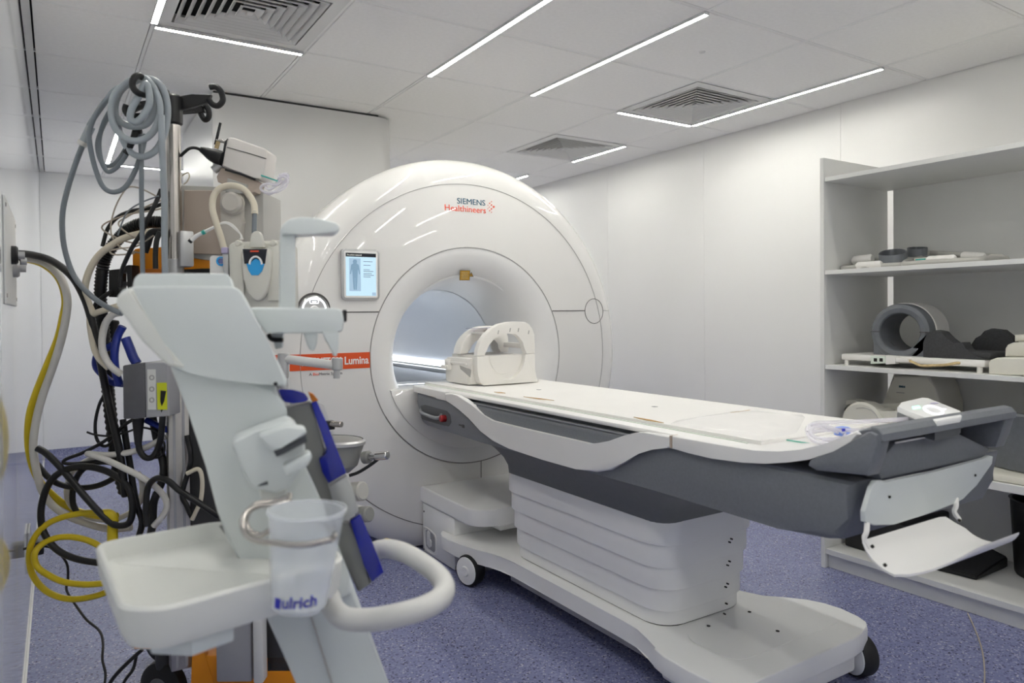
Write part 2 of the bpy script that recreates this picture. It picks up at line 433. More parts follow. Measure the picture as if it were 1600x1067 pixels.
# ------------------------------------------------------------------ ceiling light strips
def strip(x0, y0, x1, y1, label):
    h = 0.0125
    along_y = abs(x1 - x0) < 1e-6
    lo = (x0 - h, y0 + 0.004, ZC - 0.013) if along_y else (x0 + 0.004, y0 - h, ZC - 0.013)
    hi = (x1 + h, y1 - 0.004, ZC) if along_y else (x1 - 0.004, y1 + h, ZC)
    t = thing('light_strip', label, 'light', ((x0 + x1) / 2, (y0 + y1) / 2, ZC - 0.022), 'linear ceiling lights')
    ax = 0 if along_y else 1
    bm = new()
    for s in (0, 1):                              # opaque side walls of the channel
        a_ = Vector(lo); b_ = Vector(hi)
        if s == 0: b_[ax] = a_[ax] + 0.0015
        else: a_[ax] = b_[ax] - 0.0015
        box(bm, a_, b_)
    a_ = Vector(lo); b_ = Vector(hi); a_.z = ZC - 0.004; a_[ax] += 0.0016; b_[ax] -= 0.0016; box(bm, a_, b_)
    obj('housing', bm, 'lamp_housing', t, 0)
    l3 = Vector(lo); h3 = Vector(hi); h3.z = ZC - 0.0042; l3.z += 0.0016
    l3[ax] += 0.0017; h3[ax] -= 0.0017; l3[1 - ax] += 0.006; h3[1 - ax] -= 0.006
    obj('diffuser', box(new(), l3, h3), 'lamp_diffuser', t, 0)
    for s in (0, 1):
        c0 = Vector(l3); c1 = Vector(h3)
        ax = 1 if along_y else 0
        if s == 0: c1[ax] = c0[ax] - 0.0005; c0[ax] -= 0.006
        else: c0[ax] = c1[ax] + 0.0005; c1[ax] += 0.006
        obj('end_cap', box(new(), c0, c1), 'lamp_housing', t, 0)
    return t
gx = lambda i: TX + TW * i
gy = lambda j: TY + TH * j
strip(gx(0), gy(-2), gx(0), gy(0), 'long glowing ceiling strip nearest the top edge, left of its parallel twin')
strip(gx(1), gy(-2), gx(1), gy(0), 'long glowing ceiling strip over the scanner logo, between twin and vent')
strip(gx(3), gy(-2), gx(3), gy(0), 'long glowing ceiling strip along right wall beside the large vent')
strip(gx(2), gy(0), gx(3), gy(0), 'short glowing ceiling strip across the far edge of the large vent')
strip(gx(3), gy(1), gx(3), gy(2), 'short glowing ceiling strip along the right side of the small far vent')
strip(gx(3), gy(3), gx(3), gy(5), 'far ceiling strip mostly hidden behind the scanner top')
strip(gx(-2), gy(0) + 0.016, gx(-1), gy(0) + 0.016, 'short glowing ceiling strip across the vent above the trolley')
strip(gx(-2), gy(-2), gx(-2), gy(0) - 0.012, 'glowing ceiling strip cut by the top edge, left of the trolley vent')
strip(gx(-2), gy(3), gx(-2), gy(5) - 0.016, 'far glowing ceiling strip seen through the hanging cable coil')
strip(gx(-2), gy(5), gx(-1), gy(5), 'far short ceiling strip across, beside the steel pole')
strip(gx(1), gy(3.3), gx(1), gy(5.3), 'added unseen ceiling fill strip behind the scanner, left of the far right one')  # this and the next two: added out of sight to brighten the far end
strip(gx(2), gy(3.3), gx(2), gy(5.3), 'added unseen ceiling fill strip behind the scanner, between two others')
strip(gx(0) + 0.3, gy(4.2), gx(0) + 0.3, gy(5.6), 'added unseen ceiling fill strip behind the white partition, nearest it')
nm_ = ('first', 'second', 'third', 'fourth')
for k, x in enumerate((gx(-2), gx(0), gx(1), gx(3))):  # added lamps behind the viewer, fill light only
    strip(x, gy(-8), x, gy(-6), nm_[k] + ' added ceiling fill strip from the left wall, behind the viewer')
for k, x in enumerate((gx(-2), gx(-1), gx(1), gx(2))):  # added above the frame, more fill on faces turned to the viewer
    strip(x, gy(-5), x, gy(-3.2), nm_[k] + ' added ceiling fill strip from the left wall, just above the viewer')
# ------------------------------------------------------------------ ceiling vents
def vent(a, c, label):
    x0, y0 = gx(a) + 0.007, gy(c) + 0.007; x1, y1 = x0 + TW - 0.014, y0 + TH - 0.014
    t = thing('ceiling_vent', label, 'vent', ((x0 + x1) / 2, (y0 + y1) / 2, ZC - 0.006), 'square ceiling diffusers')
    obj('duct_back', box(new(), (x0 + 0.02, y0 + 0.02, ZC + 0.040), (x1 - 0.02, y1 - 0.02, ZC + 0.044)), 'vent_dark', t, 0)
    def ring(i0, i1, z0, z1, m, nm, th=0.0016):
        bm = new()
        L = []
        for i, z in ((i0, z0), (i1, z1), (i1, z1 + th), (i0, z0 + th)):
            L.append([bm.verts.new(v) for v in ((x0 + i, y0 + i, z), (x1 - i, y0 + i, z), (x1 - i, y1 - i, z), (x0 + i, y1 - i, z))])
        for q in range(4):
            for k in range(4): bm.faces.new([L[q][k], L[q][(k + 1) % 4], L[(q + 1) % 4][(k + 1) % 4], L[(q + 1) % 4][k]])
        obj(nm, bm, m, t, 0)
    ring(0.0, 0.050, ZC - 0.002, ZC - 0.005, 'vent_paint', 'frame')
    ring(0.050, 0.0515, ZC - 0.005, ZC + 0.03, 'vent_paint', 'frame_collar')
    n = 7
    for k in range(n):
        i = 0.060 + k * 0.0318
        ring(i, i + 0.019, ZC - 0.007, ZC + 0.012, 'vent_paint', 'louvre', 0.0016)
        ring(i - 0.0012, i, ZC - 0.008, ZC - 0.008, 'vent_paint', 'louvre_lip', 0.0055)
    i = 0.060 + n * 0.0318
    obj('centre_plate', box(new(), (x0 + i, y0 + i, ZC - 0.010), (x1 - i, y1 - i, ZC - 0.007)), 'vent_paint', t, 0)
vent(2, -1, 'large square ceiling vent between two light strips near right wall')
vent(2, 1, 'small far square ceiling vent above the scanner right shoulder')
vent(-2, -1, 'square ceiling vent cut by the top edge above the trolley')
p = on_z(1097, 81, ZC)
tag(obj('smoke_sensor', lathe(new(), [(0, 0), (0.012, 0), (0.014, 0.003), (0.014, 0.006)], (p.x, p.y, ZC - 0.004)), 'vent_paint'), 'tiny round sensor button on a ceiling tile', 'sensor')

# ================================================================== MRI scanner
R0, R1, R2, RD = 0.543, 0.864, 1.0, 0.10
def face_h(r):
    """how far the front cover lies behind the front plane at radius r"""
    if r <= R1: return 0.018 * (max(0.0, r - R0) / (R1 - R0)) ** 2
    a = math.asin(min(1.0, (r - R1) / (R2 - R1)))
    return 0.018 + RD * (1 - math.cos(a))
def face(x, z, off=0.0):
    r = math.hypot(x - GX, z - GZ)
    return Vector((x, GY + face_h(r) - off, z))
def clip_floor(bm, z=0.012):
    g = bm.verts[:] + bm.edges[:] + bm.faces[:]
    bmesh.ops.bisect_plane(bm, geom=g, plane_co=(0, 0, z), plane_no=(0, 0, 1), clear_inner=True)
    return bm
scan = thing('mri_scanner', 'large white MRI scanner with round glossy front cover and open bore', 'scanner', (GX, GY + 0.7, 0))
C0 = (GX, GY, GZ); AY = (0, 1, 0)
prof = [(R0 + 0.003 + (R1 - 0.004 - R0) * k / 8, face_h(R0 + (R1 - R0) * k / 8)) for k in range(9)]
prof = [(r, h) for r, h in prof]
bm = lathe(new(), [(R0 + 0.003, 0.03)] + prof + [(R1 - 0.001, 0.03)], C0, AY, 128)
obj('front_cover', clip_floor(bm), 'gantry_white', scan, 0.5)
pr = [(R1 + 0.0015, 0.035), (R1 + 0.0015, face_h(R1 + 0.0015))]
for k in range(1, 11):
    a = PI / 2 * k / 10; pr.append((R1 + (R2 - R1) * math.sin(a), 0.018 + RD * (1 - math.cos(a))))
pr += [(R2, 0.20), (R2 - 0.012, 0.235), (0.93, 0.25)]
bm = lathe(new(), pr, C0, AY, 128)
obj('rim_cover', clip_floor(bm), 'gantry_white', scan, 0.5)
bm = lathe(new(), [(0.60, 0.05), (0.915, 0.05), (0.915, 1.88), (0.90, 1.92), (0.36, 1.92)], C0, AY, 96)
obj('magnet_body', clip_floor(bm), 'gantry_satin', scan, 0.5)
flare = [(0.5415, 0.03), (0.5415, 0.001), (0.520, 0.0), (0.500, 0.003), (0.470, 0.012), (0.440, 0.030), (0.415, 0.055), (0.393, 0.092), (0.375, 0.14), (0.361, 0.20), (0.351, 0.27), (0.346, 0.34), (0.344, 0.40)]
obj('bore_flare', lathe(new(), flare, C0, AY, 112), 'gantry_satin', scan, 0.6)
obj('bore_tube', lathe(new(), [(0.342, 0.402), (0.342, 1.92), (0.36, 1.92), (0.36, 0.41)], C0, AY, 96), 'bore_white', scan, 0.6)
obj('bore_brow', tube(new(), [(GX + 0.404 * math.cos(a), GY + 0.074, GZ + 0.404 * math.sin(a)) for a in [0.95 + 1.24 * k / 30 for k in range(31)]], lambda t: 0.0005 + 0.011 * math.sin(PI * t) ** 0.7, 8, 1), 'gantry_satin', scan, 1.0)
ZT = 0.795                                         # bore floor level
# lower part of the ring is closed flush below the table level
dz = ZT - GZ; a1 = math.asin(dz / 0.468)
pts = [(GX + 0.468 * math.cos(a), GZ + 0.468 * math.sin(a)) for a in [PI - a1 + (2 * a1 + PI) * k / 40 for k in range(41)]]
bm = new(); prism(bm, [(x, GY + 0.006, z) for x, z in pts], (0, 0.354, 0), 0.006, 2)
obj('lower_fairing', bm, 'gantry_white', scan, 0.5)
obj('bore_floor', box(new(), (GX - 0.295, GY + 0.36, 0.70), (GX + 0.295, GY + 1.92, ZT - 0.006)), 'table_grey_light', scan, 0)
obj('bore_rail', box(new(), (GX + 0.255, GY + 0.34, ZT - 0.006), (GX + 0.30, GY + 1.90, ZT + 0.012), 0.003), 'grid_metal', scan, 0)
zl = 0.838; xl = GX + math.sqrt(0.342 ** 2 - (zl - GZ) ** 2)
bm = new(); prism(bm, [(xl - 0.014, GY + 0.43, zl - 0.018), (xl - 0.006, GY + 0.43, zl + 0.012), (xl + 0.01, GY + 0.43, zl + 0.012), (xl + 0.004, GY + 0.43, zl - 0.018)], (0, 1.45, 0))
obj('bore_light', bm, 'bore_led', scan, 0)
bm = new(); prism(bm, [(xl - 0.020, GY + 0.43, zl - 0.040), (xl - 0.014, GY + 0.43, zl - 0.021), (xl + 0.004, GY + 0.43, zl - 0.021), (xl - 0.004, GY + 0.43, zl - 0.040)], (0, 1.45, 0))
obj('light_trough', bm, 'monitor_grey', scan, 0)
# seams between the covers
def arc_seam(rad, a0, a1, name, m='seam', w=0.0022, off=0.0012, c=(GX, GZ), n=120, closed=True):
    P = []
    for k in range(n + (0 if closed else 1)):
        a = a0 + (a1 - a0) * k / n
        x, z = c[0] + rad * math.cos(a), c[1] + rad * math.sin(a)
        if z < 0.016: continue
        P.append(face(x, z, off))
    return obj(name, tube(new(), P, w, 5, 1, closed and len(P) == n), m, scan, 0.8)
arc_seam(R0, 0, 2 * PI, 'cover_seam', 'seam_soft', 0.0017)
arc_seam(R1, -1.25 - 0.02, PI + 1.25, 'cover_seam', 'seam_soft', 0.0016, closed=False)
arc_seam(R0 - 0.0005, -2.62, -0.53, 'lower_seam', 'seam', 0.0020, 0.001, closed=False)
ZS = 1.166
def hseam(x0, x1, w=0.0026, m='seam'):
    obj('joint_line', tube(new(), [face(x0 + (x1 - x0) * k / 24, ZS, 0.0008) for k in range(25)], w, 5, 1), m, scan, 0.8)
xr = lambda r: math.sqrt(r * r - (ZS - GZ) ** 2)
hseam(GX + xr(R0) + 0.004, 2.505); hseam(2.646, GX + xr(R2) - 0.012, 0.0016, 'seam_soft')
hseam(1.045, GX - xr(R0) - 0.004); hseam(GX - xr(R2) + 0.012, 0.90, 0.0016, 'seam_soft')
arc_seam(0.070, 0, 2 * PI, 'cap_seam', 'seam', 0.0017, 0.0008, c=(2.575, 1.163), n=64)
bm = new()
tube(bm, [face(GX + 0.046, 0.402 - 0.022 * k, 0.0006) for k in range(6)], 0.0022, 5, 1)
obj('joint_line', bm, 'seam', scan, 0.8)
tube_arc = [face(GX + R1 * math.cos(a), GZ + R1 * math.sin(a), 0.0008) for a in [PI + 0.62 + 0.66 * k / 30 for k in range(31)]]
obj('lower_seam', tube(new(), tube_arc, 0.0022, 5, 1), 'seam', scan, 0.8)
# touch screen
sx0, sx1, sz0, sz1 = 1.096, 1.277, 1.222, 1.455
fy = GY + 0.004
fr = obj('touch_screen', prism(new(), [(x, fy - 0.014, z) for x, z in rrect(sx0, sx1, sz0, sz1, 0.016)], (0, 0.03, 0), 0.004, 2), 'silver_paint', scan, 0.5, 'upright touch screen in a silver frame')
obj('bezel', prism(new(), [(x, fy - 0.0152, z) for x, z in rrect(sx0 + 0.010, sx1 - 0.010, sz0 + 0.010, sz1 - 0.010, 0.008)], (0, 0.004, 0)), 'print_white', fr, 0.5)
dx0, dx1, dz0, dz1 = 1.114, 1.259, 1.240, 1.436
py_ = fy - 0.0160
def flat(x0, x1, z0, z1, m, nm, par, y, t=0.0006): return obj(nm, box(new(), (x0, y, z0), (x1, y + t, z1)), m, par, 0)
flat(dx0, dx1, dz0, dz1, 'screen_glass', 'display', fr, py_)
flat(dx0, dx1, dz1 - 0.017, dz1, 'screen_dark', 'title_bar', fr, py_ - 0.0006)
flat(dx0 + 0.016, dx0 + 0.070, dz0 + 0.022, dz1 - 0.024, 'screen_panel', 'body_map', fr, py_ - 0.0006)
cxp = dx0 + 0.043
outl = [(0.006, 0.150), (0.010, 0.142), (0.008, 0.132), (0.018, 0.126), (0.024, 0.085), (0.020, 0.082), (0.014, 0.108), (0.012, 0.080), (0.010, 0.046), (0.007, 0.012), (0.001, 0.012), (0.0006, 0.066)]
pl = [(cxp + a, dz0 + 0.016 + b) for a, b in outl] + [(cxp - a, dz0 + 0.016 + b) for a, b in outl[::-1]]
obj('body_figure', prism(new(), [(x, py_ - 0.0012, z) for x, z in pl], (0, 0.0005, 0)), 'screen_figure', fr, 0)
for k, (a, b) in enumerate(((0.112, 0.086), (0.128, 0.094), (0.118, 0.101), (0.126, 0.112), (0.108, 0.119), (0.112, 0.140), (0.122, 0.157))):
    flat(dx0 + 0.084, dx0 + a + 0.006, dz0 + b, dz0 + b + 0.0028, 'screen_text', 'text_line', fr, py_ - 0.0006)
flat(dx1 - 0.020, dx1 - 0.002, dz0 + 0.002, dz0 + 0.016, 'screen_panel', 'corner_key', fr, py_ - 0.0006)
def fit_text(s, x0, x1, z0, cap, m, par, y, nm='lettering', bold=0.0, wrap=None):
    bm = text_bm(s, cap / 0.69, (0, 0, 0), (1, 0, 0), (0, 0, 1), 0.0008, bold=bold)
    a = min(v.co.x for v in bm.verts); b = max(v.co.x for v in bm.verts)
    for v in bm.verts: v.co = Vector((x0 + (v.co.x - a) * (x1 - x0) / (b - a), y + v.co.y, z0 + v.co.z))
    if wrap is not None:                          # lay the letters onto the curved cover
        for v in bm.verts: v.co.y = face(v.co.x, v.co.z).y - wrap + (v.co.y - y)
    return obj(nm, bm, m, par, 0)
fit_text('No patient registered', dx0 + 0.006, dx0 + 0.075, dz1 - 0.012, 0.007, 'print_white', fr, py_ - 0.0010, bold=0.0002)
# control dial left and its twin cap right
dc = (0.972, 1.178)
dl = obj('control_dial', lathe(new(), [(0, -0.010), (0.056, -0.010), (0.066, -0.004), (0.072, 0.006), (0.072, 0.03)], (dc[0], GY + 0.014, dc[1]), AY, 48), 'silver_paint', scan, 0.5, 'round lit control dial')
obj('dial_ring', tube(new(), [(dc[0] + 0.072 * math.cos(a), GY + 0.010, dc[1] + 0.072 * math.sin(a)) for a in [2 * PI * k / 48 for k in range(48)]], 0.004, 6, 1, True), 'seam', dl, 0.8)
obj('dial_glow', tube(new(), [(dc[0] + 0.052 * math.cos(a), GY + 0.0025, dc[1] + 0.052 * math.sin(a)) for a in [2 * PI * k / 48 for k in range(48)]], 0.0036, 6, 1, True), 'ring_glow', dl, 0.8)
bm = new()
for (a, b) in ((-0.016, 0.016),):
    tube(bm, [(dc[0] + x, GY + 0.003, dc[1] + z) for x, z in rrect(-0.019, 0.019, 0.027, 0.044, 0.004, 3)], 0.0012, 5, 1, True)
    box(bm, (dc[0] - 0.009, GY + 0.0025, dc[1] + 0.033), (dc[0] + 0.009, GY + 0.0035, dc[1] + 0.037))
obj('dial_icon', bm, 'ring_glow', dl, 0)
obj('dial_knob', lathe(new(), [(0, -0.012), (0.020, -0.012), (0.024, 0.0)], (dc[0], GY + 0.004, dc[1] - 0.006), AY, 32), 'table_white', dl, 0.5)
# lettering and badges
yl = GY + face_h(0.67) - 0.0004
def px_x(x, y): return on_y(x, y, GY).x
def px_z(x, y): return on_y(x, y, GY).z
fit_text('SIEMENS', px_x(715.5, 314), px_x(759.5, 314), px_z(737, 319.3), 0.0285, 'brand_teal', scan, yl, 'brand_lettering', 0.0, 0.0008)
fit_text('Healthineers', px_x(696, 325), px_x(760, 325), px_z(728, 330.6), 0.0300, 'brand_orange', scan, yl, 'brand_lettering', 0.0, 0.0008)
dots = [(765.5, 317.5, 1.0), (765, 323.5, .7), (765.5, 329, 1.0), (768.5, 320.2, 1.25), (768.3, 326.2, 1.25), (771.8, 323, 1.8), (762.8, 320.5, .6), (762.8, 326, .6), (768.4, 315.0, .8), (768.4, 331.6, .8)]
for x, y, s in dots:
    q = on_y(x, y, GY)
    obj('brand_dot', lathe(new(), [(0, 0), (0.0030 * s, 0), (0.0030 * s, 0.002), (0, 0.002)], (q.x, yl - 0.001, q.z), AY, 12), 'brand_orange', scan, 0)
bm = new(); N = 28; bx0, bx1 = 0.806, 1.2285
def strip_grid(bm, x0, x1, z0, z1, off, n):
    A = [[bm.verts.new(face(x0 + (x1 - x0) * i / n, z, off)) for i in range(n + 1)] for z in (z0, z1)]
    B = [[bm.verts.new(face(x0 + (x1 - x0) * i / n, z, off - 0.0012)) for i in range(n + 1)] for z in (z0, z1)]
    for i in range(n):
        bm.faces.new([A[0][i], A[0][i + 1], A[1][i + 1], A[1][i]]); bm.faces.new([B[0][i], B[1][i], B[1][i + 1], B[0][i + 1]])
        bm.faces.new([A[0][i], B[0][i], B[0][i + 1], A[0][i + 1]]); bm.faces.new([A[1][i], A[1][i + 1], B[1][i + 1], B[1][i]])
    return bm
bdg = obj('name_badge', strip_grid(bm, bx0, bx1, 0.9065, 0.9795, 0.0020, N), 'badge_orange', scan, 0.5, 'orange name badge')
fit_text('Lumina', 1.108, 1.222, 0.9275, 0.034, 'print_white', bdg, GY, 'lettering', 0.0010, 0.0026)
fit_text('MAGNETOM', 0.917, 1.092, 0.9275, 0.034, 'print_white', bdg, GY, 'lettering', 0.0010, 0.0026)
zb = px_z(520, 585.5)
fit_text('A', 0.948, 0.960, zb, 0.0125, 'print_dark', scan, GY, wrap=0.0006)
fit_text('Bio', 0.966, 0.990, zb, 0.0125, 'brand_orange', scan, GY, wrap=0.0006)
fit_text('Matrix System', 0.992, 1.096, zb, 0.0125, 'print_dark', scan, GY, wrap=0.0006)
# laser warning label on the flare
q = on_y(725.5, 429, GY + 0.040); q2 = on_y(735.5, 427.5, GY + 0.040)
nv = Vector((-0.30, -0.90, -0.32)).normalized(); ev = Vector((0.95, -0.3167, 0)).normalized(); tv = ev.cross(nv).normalized()
if tv.z > 0: tv = -tv
def card(c, hw, hh, m, nm, par, t=0.001, tri=False):
    bm = new(); c = Vector(c)
    pp = [c - ev * hw - tv * hh, c + ev * hw - tv * hh, c + ev * hw + tv * hh, c - ev * hw + tv * hh] if not tri else [c - tv * hh, c + ev * hw + tv * hh, c - ev * hw + tv * hh]
    return obj(nm, prism(bm, pp, nv * t), m, par, 0)
wl = card(q + nv * 0.013, 0.0265, 0.026, 'print_dark', 'warning_label', scan, 0.0008)
card(q + nv * 0.0138, 0.0245, 0.024, 'warning_yellow', 'label_face', wl, 0.0006)
for k in range(5): card(q + nv * 0.0144 + tv * (-0.015 + 0.0075 * k), 0.019 - 0.003 * (k % 2), 0.0014, 'tan_strap', 'label_line', wl, 0.0003)
wl = card(q2 + nv * 0.013, 0.013, 0.0125, 'print_dark', 'warning_label', scan, 0.0008, True)
card(q2 + nv * 0.0138 + tv * 0.001, 0.0095, 0.0085, 'warning_yellow', 'label_face', wl, 0.0005, True)
card(q2 + nv * 0.0144 + tv * 0.003, 0.002, 0.003, 'print_dark', 'label_mark', wl, 0.0003)
# docking unit at the foot of the scanner
dk = obj('docking_unit', box(new(), (1.49, 2.84, 0.004), (2.058, GY + 0.002, 0.238), 0.006), 'base_white', scan, 0.5, 'white docking box under the table')
lid = [(1.484, GY + 0.012), (1.484, 2.72)]
for k in range(1, 9):
    a = PI + PI / 2 * k / 8; lid.append((1.484 + 0.10 + 0.10 * math.cos(a), 2.72 + 0.10 * math.sin(a)))
lid += [(1.964, 2.62)]
for k in range(1, 9):
    a = -PI / 2 + PI / 2 * k / 8; lid.append((1.964 + 0.10 * math.cos(a), 2.72 + 0.10 * math.sin(a)))
lid += [(2.064, GY + 0.012)]
obj('docking_lid', prism(new(), [(x, y, 0.242) for x, y in lid], (0, 0, 0.075), 0.008, 3), 'base_white', dk, 0.5)
obj('docking_lip', box(new(), (1.62, 2.66, 0.205), (1.93, 2.84, 0.242), 0.006), 'base_white', dk, 0.5)
def on_side(bm, pxy, X, t):       # prism on a plane x = X, facing -x
    return prism(bm, [on_x(x, y, X) for x, y in pxy], (t, 0, 0), 0.002, 2)
hx = 1.489
ho = [(663, 828), (666, 824), (677, 833), (681, 839), (682, 862), (679, 867), (668, 860), (664, 854)]
obj('latch_frame', tube(new(), [on_x(x, y, hx) for x, y in ho], 0.0035, 6, 4, True), 'table_white', dk, 0.8)
obj('latch_recess', on_side(new(), [(665, 829), (667, 827), (676, 834), (679, 840), (680, 860), (678, 863), (669, 857), (666, 852)], hx - 0.0008, 0.001), 'cart_panel', dk, 0.5)
obj('latch_knob', on_side(new(), [(666.5, 831), (668, 829), (671, 833), (671, 842), (673, 846), (673, 854), (670, 856), (666.5, 850)], hx - 0.006, 0.006), 'table_white', dk, 0.5)
for x, y in ((662.5, 799), (662.5, 858)):
    q = on_x(x, y, hx); obj('screw', cyl(new(), q + Vector((0.001, 0, 0)), q - Vector((0.0015, 0, 0)), 0.004, 10), 'dark_hole', dk, 0)

# ================================================================== mobile patient table
tab = thing('patient_table', 'long white and grey patient table on a stepped pedestal, docked to the scanner', 'table', (GX, 1.9, 0))
XN, XF = 1.447, 2 * GX - 1.447                     # near and far flank
def mirror(p): return Vector((2 * GX - p[0], p[1], p[2]))
def side_prism(name, yz, x0, t, m, par=tab, bev=0.004, label=None, both=True):
    o = obj(name, prism(new(), [(x0, y, z) for y, z in yz], (t, 0, 0), bev, 2), m, par, 0.5, label)
    if both: obj(name, prism(new(), [(2 * GX - x0, y, z) for y, z in yz], (-t, 0, 0), bev, 2), m, par, 0.5)
    return o
body = [(3.135, 0.783), (3.125, 0.74), (3.113, 0.69), (3.098, 0.660), (3.077, 0.642), (3.03, 0.632), (2.52, 0.632), (1.5, 0.640), (1.1, 0.634), (0.98, 0.640), (0.94, 0.650), (0.922, 0.70), (0.905, 0.783)]
obj('underbody', prism(new(), [(XN, y, z) for y, z in body], (XF - XN, 0, 0), 0.018, 3), 'table_grey', tab, 0.5)
obj('recess', box(new(), (1.478, 1.30, 0.780), (2 * GX - 1.478, 3.13, 0.80)), 'table_grey_dark', tab, 0)
obj('ledge_trim', box(new(), (XN + 0.003, 1.62, 0.781), (1.49, 2.60, 0.7845)), 'table_grey_light', tab, 0)
rail = obj('top_rail', box(new(), (1.456, 1.20, 0.797), (2 * GX - 1.456, 3.185, 0.8115), 0.005), 'table_white', tab, 0.5)
for s in (0, 1):
    x0 = 1.505 if s == 0 else 2 * GX - 1.512
    obj('edge_strip', box(new(), (x0, 1.24, 0.8105), (x0 + 0.007, 3.17, 0.8135)), 'pale_green_edge', rail, 0)
# slightly dished patient board
bm = new(); secs = []
for y in (1.20, 1.22, 3.16, 3.18):
    row = []
    for k in range(17):
        t = -1 + 2 * k / 16; x = GX + 0.262 * t
        row.append(Vector((x, y, 0.8225 - 0.006 * (1 - t * t))))
    secs.append([bm.verts.new(v) for v in row] + [bm.verts.new((GX + 0.262, y, 0.8112)), bm.verts.new((GX - 0.262, y, 0.8112))])
n = len(secs[0])
for a, b in zip(secs[:-1], secs[1:]):
    for k in range(n): bm.faces.new([a[k], a[(k + 1) % n], b[(k + 1) % n], b[k]])
bm.faces.new(secs[0][::-1]); bm.faces.new(secs[-1])
obj('patient_board', bm, 'table_board', tab, 0.5)
# the sweeping white flank band
up = [(2.810, 0.806), (2.745, 0.808), (2.697, 0.8065), (2.630, 0.798), (2.567, 0.778), (2.485, 0.746), (2.407, 0.734), (2.17, 0.733), (1.90, 0.7345), (1.80, 0.735), (1.759, 0.737), (1.702, 0.752), (1.632, 0.785), (1.59, 0.798), (1.551, 0.804), (1.443, 0.8105)]
lo = [(1.443, 0.774), (1.457, 0.774), (1.517, 0.766), (1.573, 0.745), (1.632, 0.705), (1.702, 0.667), (1.768, 0.649), (1.872, 0.640), (2.064, 0.639), (2.285, 0.644), (2.408, 0.653), (2.5, 0.681), (2.596, 0.722), (2.683, 0.755), (2.807, 0.771)]
side_prism('flank_band', up + lo, 1.433, 0.022, 'table_white', bev=0.006)
obj('band_joint', box(new(), (1.431, 1.438, 0.776), (1.46, 1.4425, 0.8115)), 'beige_warm', tab, 0)
side_prism('head_rail', [(3.145, 0.812), (3.145, 0.780), (3.10, 0.783), (2.93, 0.784), (2.90, 0.772), (2.813, 0.771), (2.813, 0.811)], 1.436, 0.030, 'table_white', bev=0.005)
# up-swept white foot shell
fo = [(1.4385, 0.774), (1.372, 0.7725), (1.293, 0.7715), (1.195, 0.778), (1.127, 0.787), (1.063, 0.801), (1.011, 0.816), (0.973, 0.833), (0.945, 0.846), (0.908, 0.871), (0.885, 0.890), (0.893, 0.897), (0.930, 0.878), (0.975, 0.856), (1.03, 0.836), (1.09, 0.822), (1.16, 0.8135), (1.25, 0.811), (1.4385, 0.811)]
obj('foot_shell', prism(new(), [(1.434, y, z) for y, z in fo], (2 * (GX - 1.434), 0, 0), 0.006, 3), 'table_white', tab, 0.5)
arm = [(1.005, 0.8165), (0.973, 0.8325), (0.945, 0.8455), (0.908, 0.8705), (0.872, 0.897), (0.862, 0.9), (0.848, 0.895), (0.845, 0.88), (0.858, 0.84), (0.868, 0.806), (0.99, 0.795), (1.01, 0.803)]
side_prism('end_arm', arm, 1.430, 0.05, 'table_grey', bev=0.007, both=False)
obj('end_arm', prism(new(), [(1.99, y, z) for y, z in arm], (0.05, 0, 0), 0.007, 2), 'table_grey', tab, 0.5)
bar = [(0.838, 0.882), (0.838, 0.897), (0.848, 0.9075), (0.866, 0.910), (0.905, 0.892), (0.925, 0.880), (0.905, 0.872), (0.865, 0.872)]
obj('push_bar', prism(new(), [(1.440, y, z) for y, z in bar], (0.592, 0, 0), 0.006, 3), 'table_grey', tab, 0.5)
def c3(l): return [(1240 + a / 3.139, 580 + b / 3.139) for a, b in l]
obj('end_panel', prism(new(), [on_y(x, y, 0.885) for x, y in c3([(500, 352), (792, 296), (962, 380), (940, 420), (432, 532), (412, 485), (440, 420)])], (0, 0.04, 0), 0.004, 2), 'table_grey', tab, 0.5)
obj('end_trim', tube(new(), [on_y(x, y, 0.880) for x, y in c3([(500, 351), (640, 325), (795, 296)])], 0.0022, 6, 2), 'grid_metal', tab, 0.8)
lp = obj('foot_plate', prism(new(), [on_y(x, y, 0.868) for x, y in c3([(405, 538), (440, 536), (456, 550), (700, 492), (935, 430), (962, 414), (980, 418), (975, 455), (900, 562), (832, 625), (800, 648), (640, 705), (490, 752), (400, 757), (352, 740), (350, 690), (385, 570)])], (0, 0.012, 0), 0.003, 2), 'injector_leg', tab, 0.5)
for x, y in c3([(470, 616), (890, 510)]):
    q = on_y(x, y, 0.867); obj('screw', cyl(new(), q, q + Vector((0, -0.002, 0)), 0.003, 10), 'dark_hole', lp, 0)
# paper roll gutter hanging below the foot end
sec = cat([(0, 0.868, 0.674), (0, 0.856, 0.652), (0, 0.832, 0.632), (0, 0.800, 0.6235), (0, 0.768, 0.629), (0, 0.746, 0.644), (0, 0.735, 0.660)], 4)
bm = new(); NX = 16; grid = []
for i in range(NX + 1):
    X = 1.412 + (1.792 - 1.412) * i / NX
    f = 0.50 + 0.50 * min(1.0, max(0.0, (X - 1.412) / 0.20)) ** 0.8
    f0 = 0.0 if X < 1.74 else 0.25 * (X - 1.74) / 0.052
    top = []; bot = []
    m = 16
    for k in range(m + 1):
        u = (f0 + (f - f0) * k / m) * (len(sec) - 1); j = min(int(u), len(sec) - 2)
        p = sec[j].lerp(sec[j + 1], u - j)
        top.append(bm.verts.new((X, p.y, p.z))); bot.append(bm.verts.new((X, p.y, p.z - 0.005)))
    grid.append((top, bot))
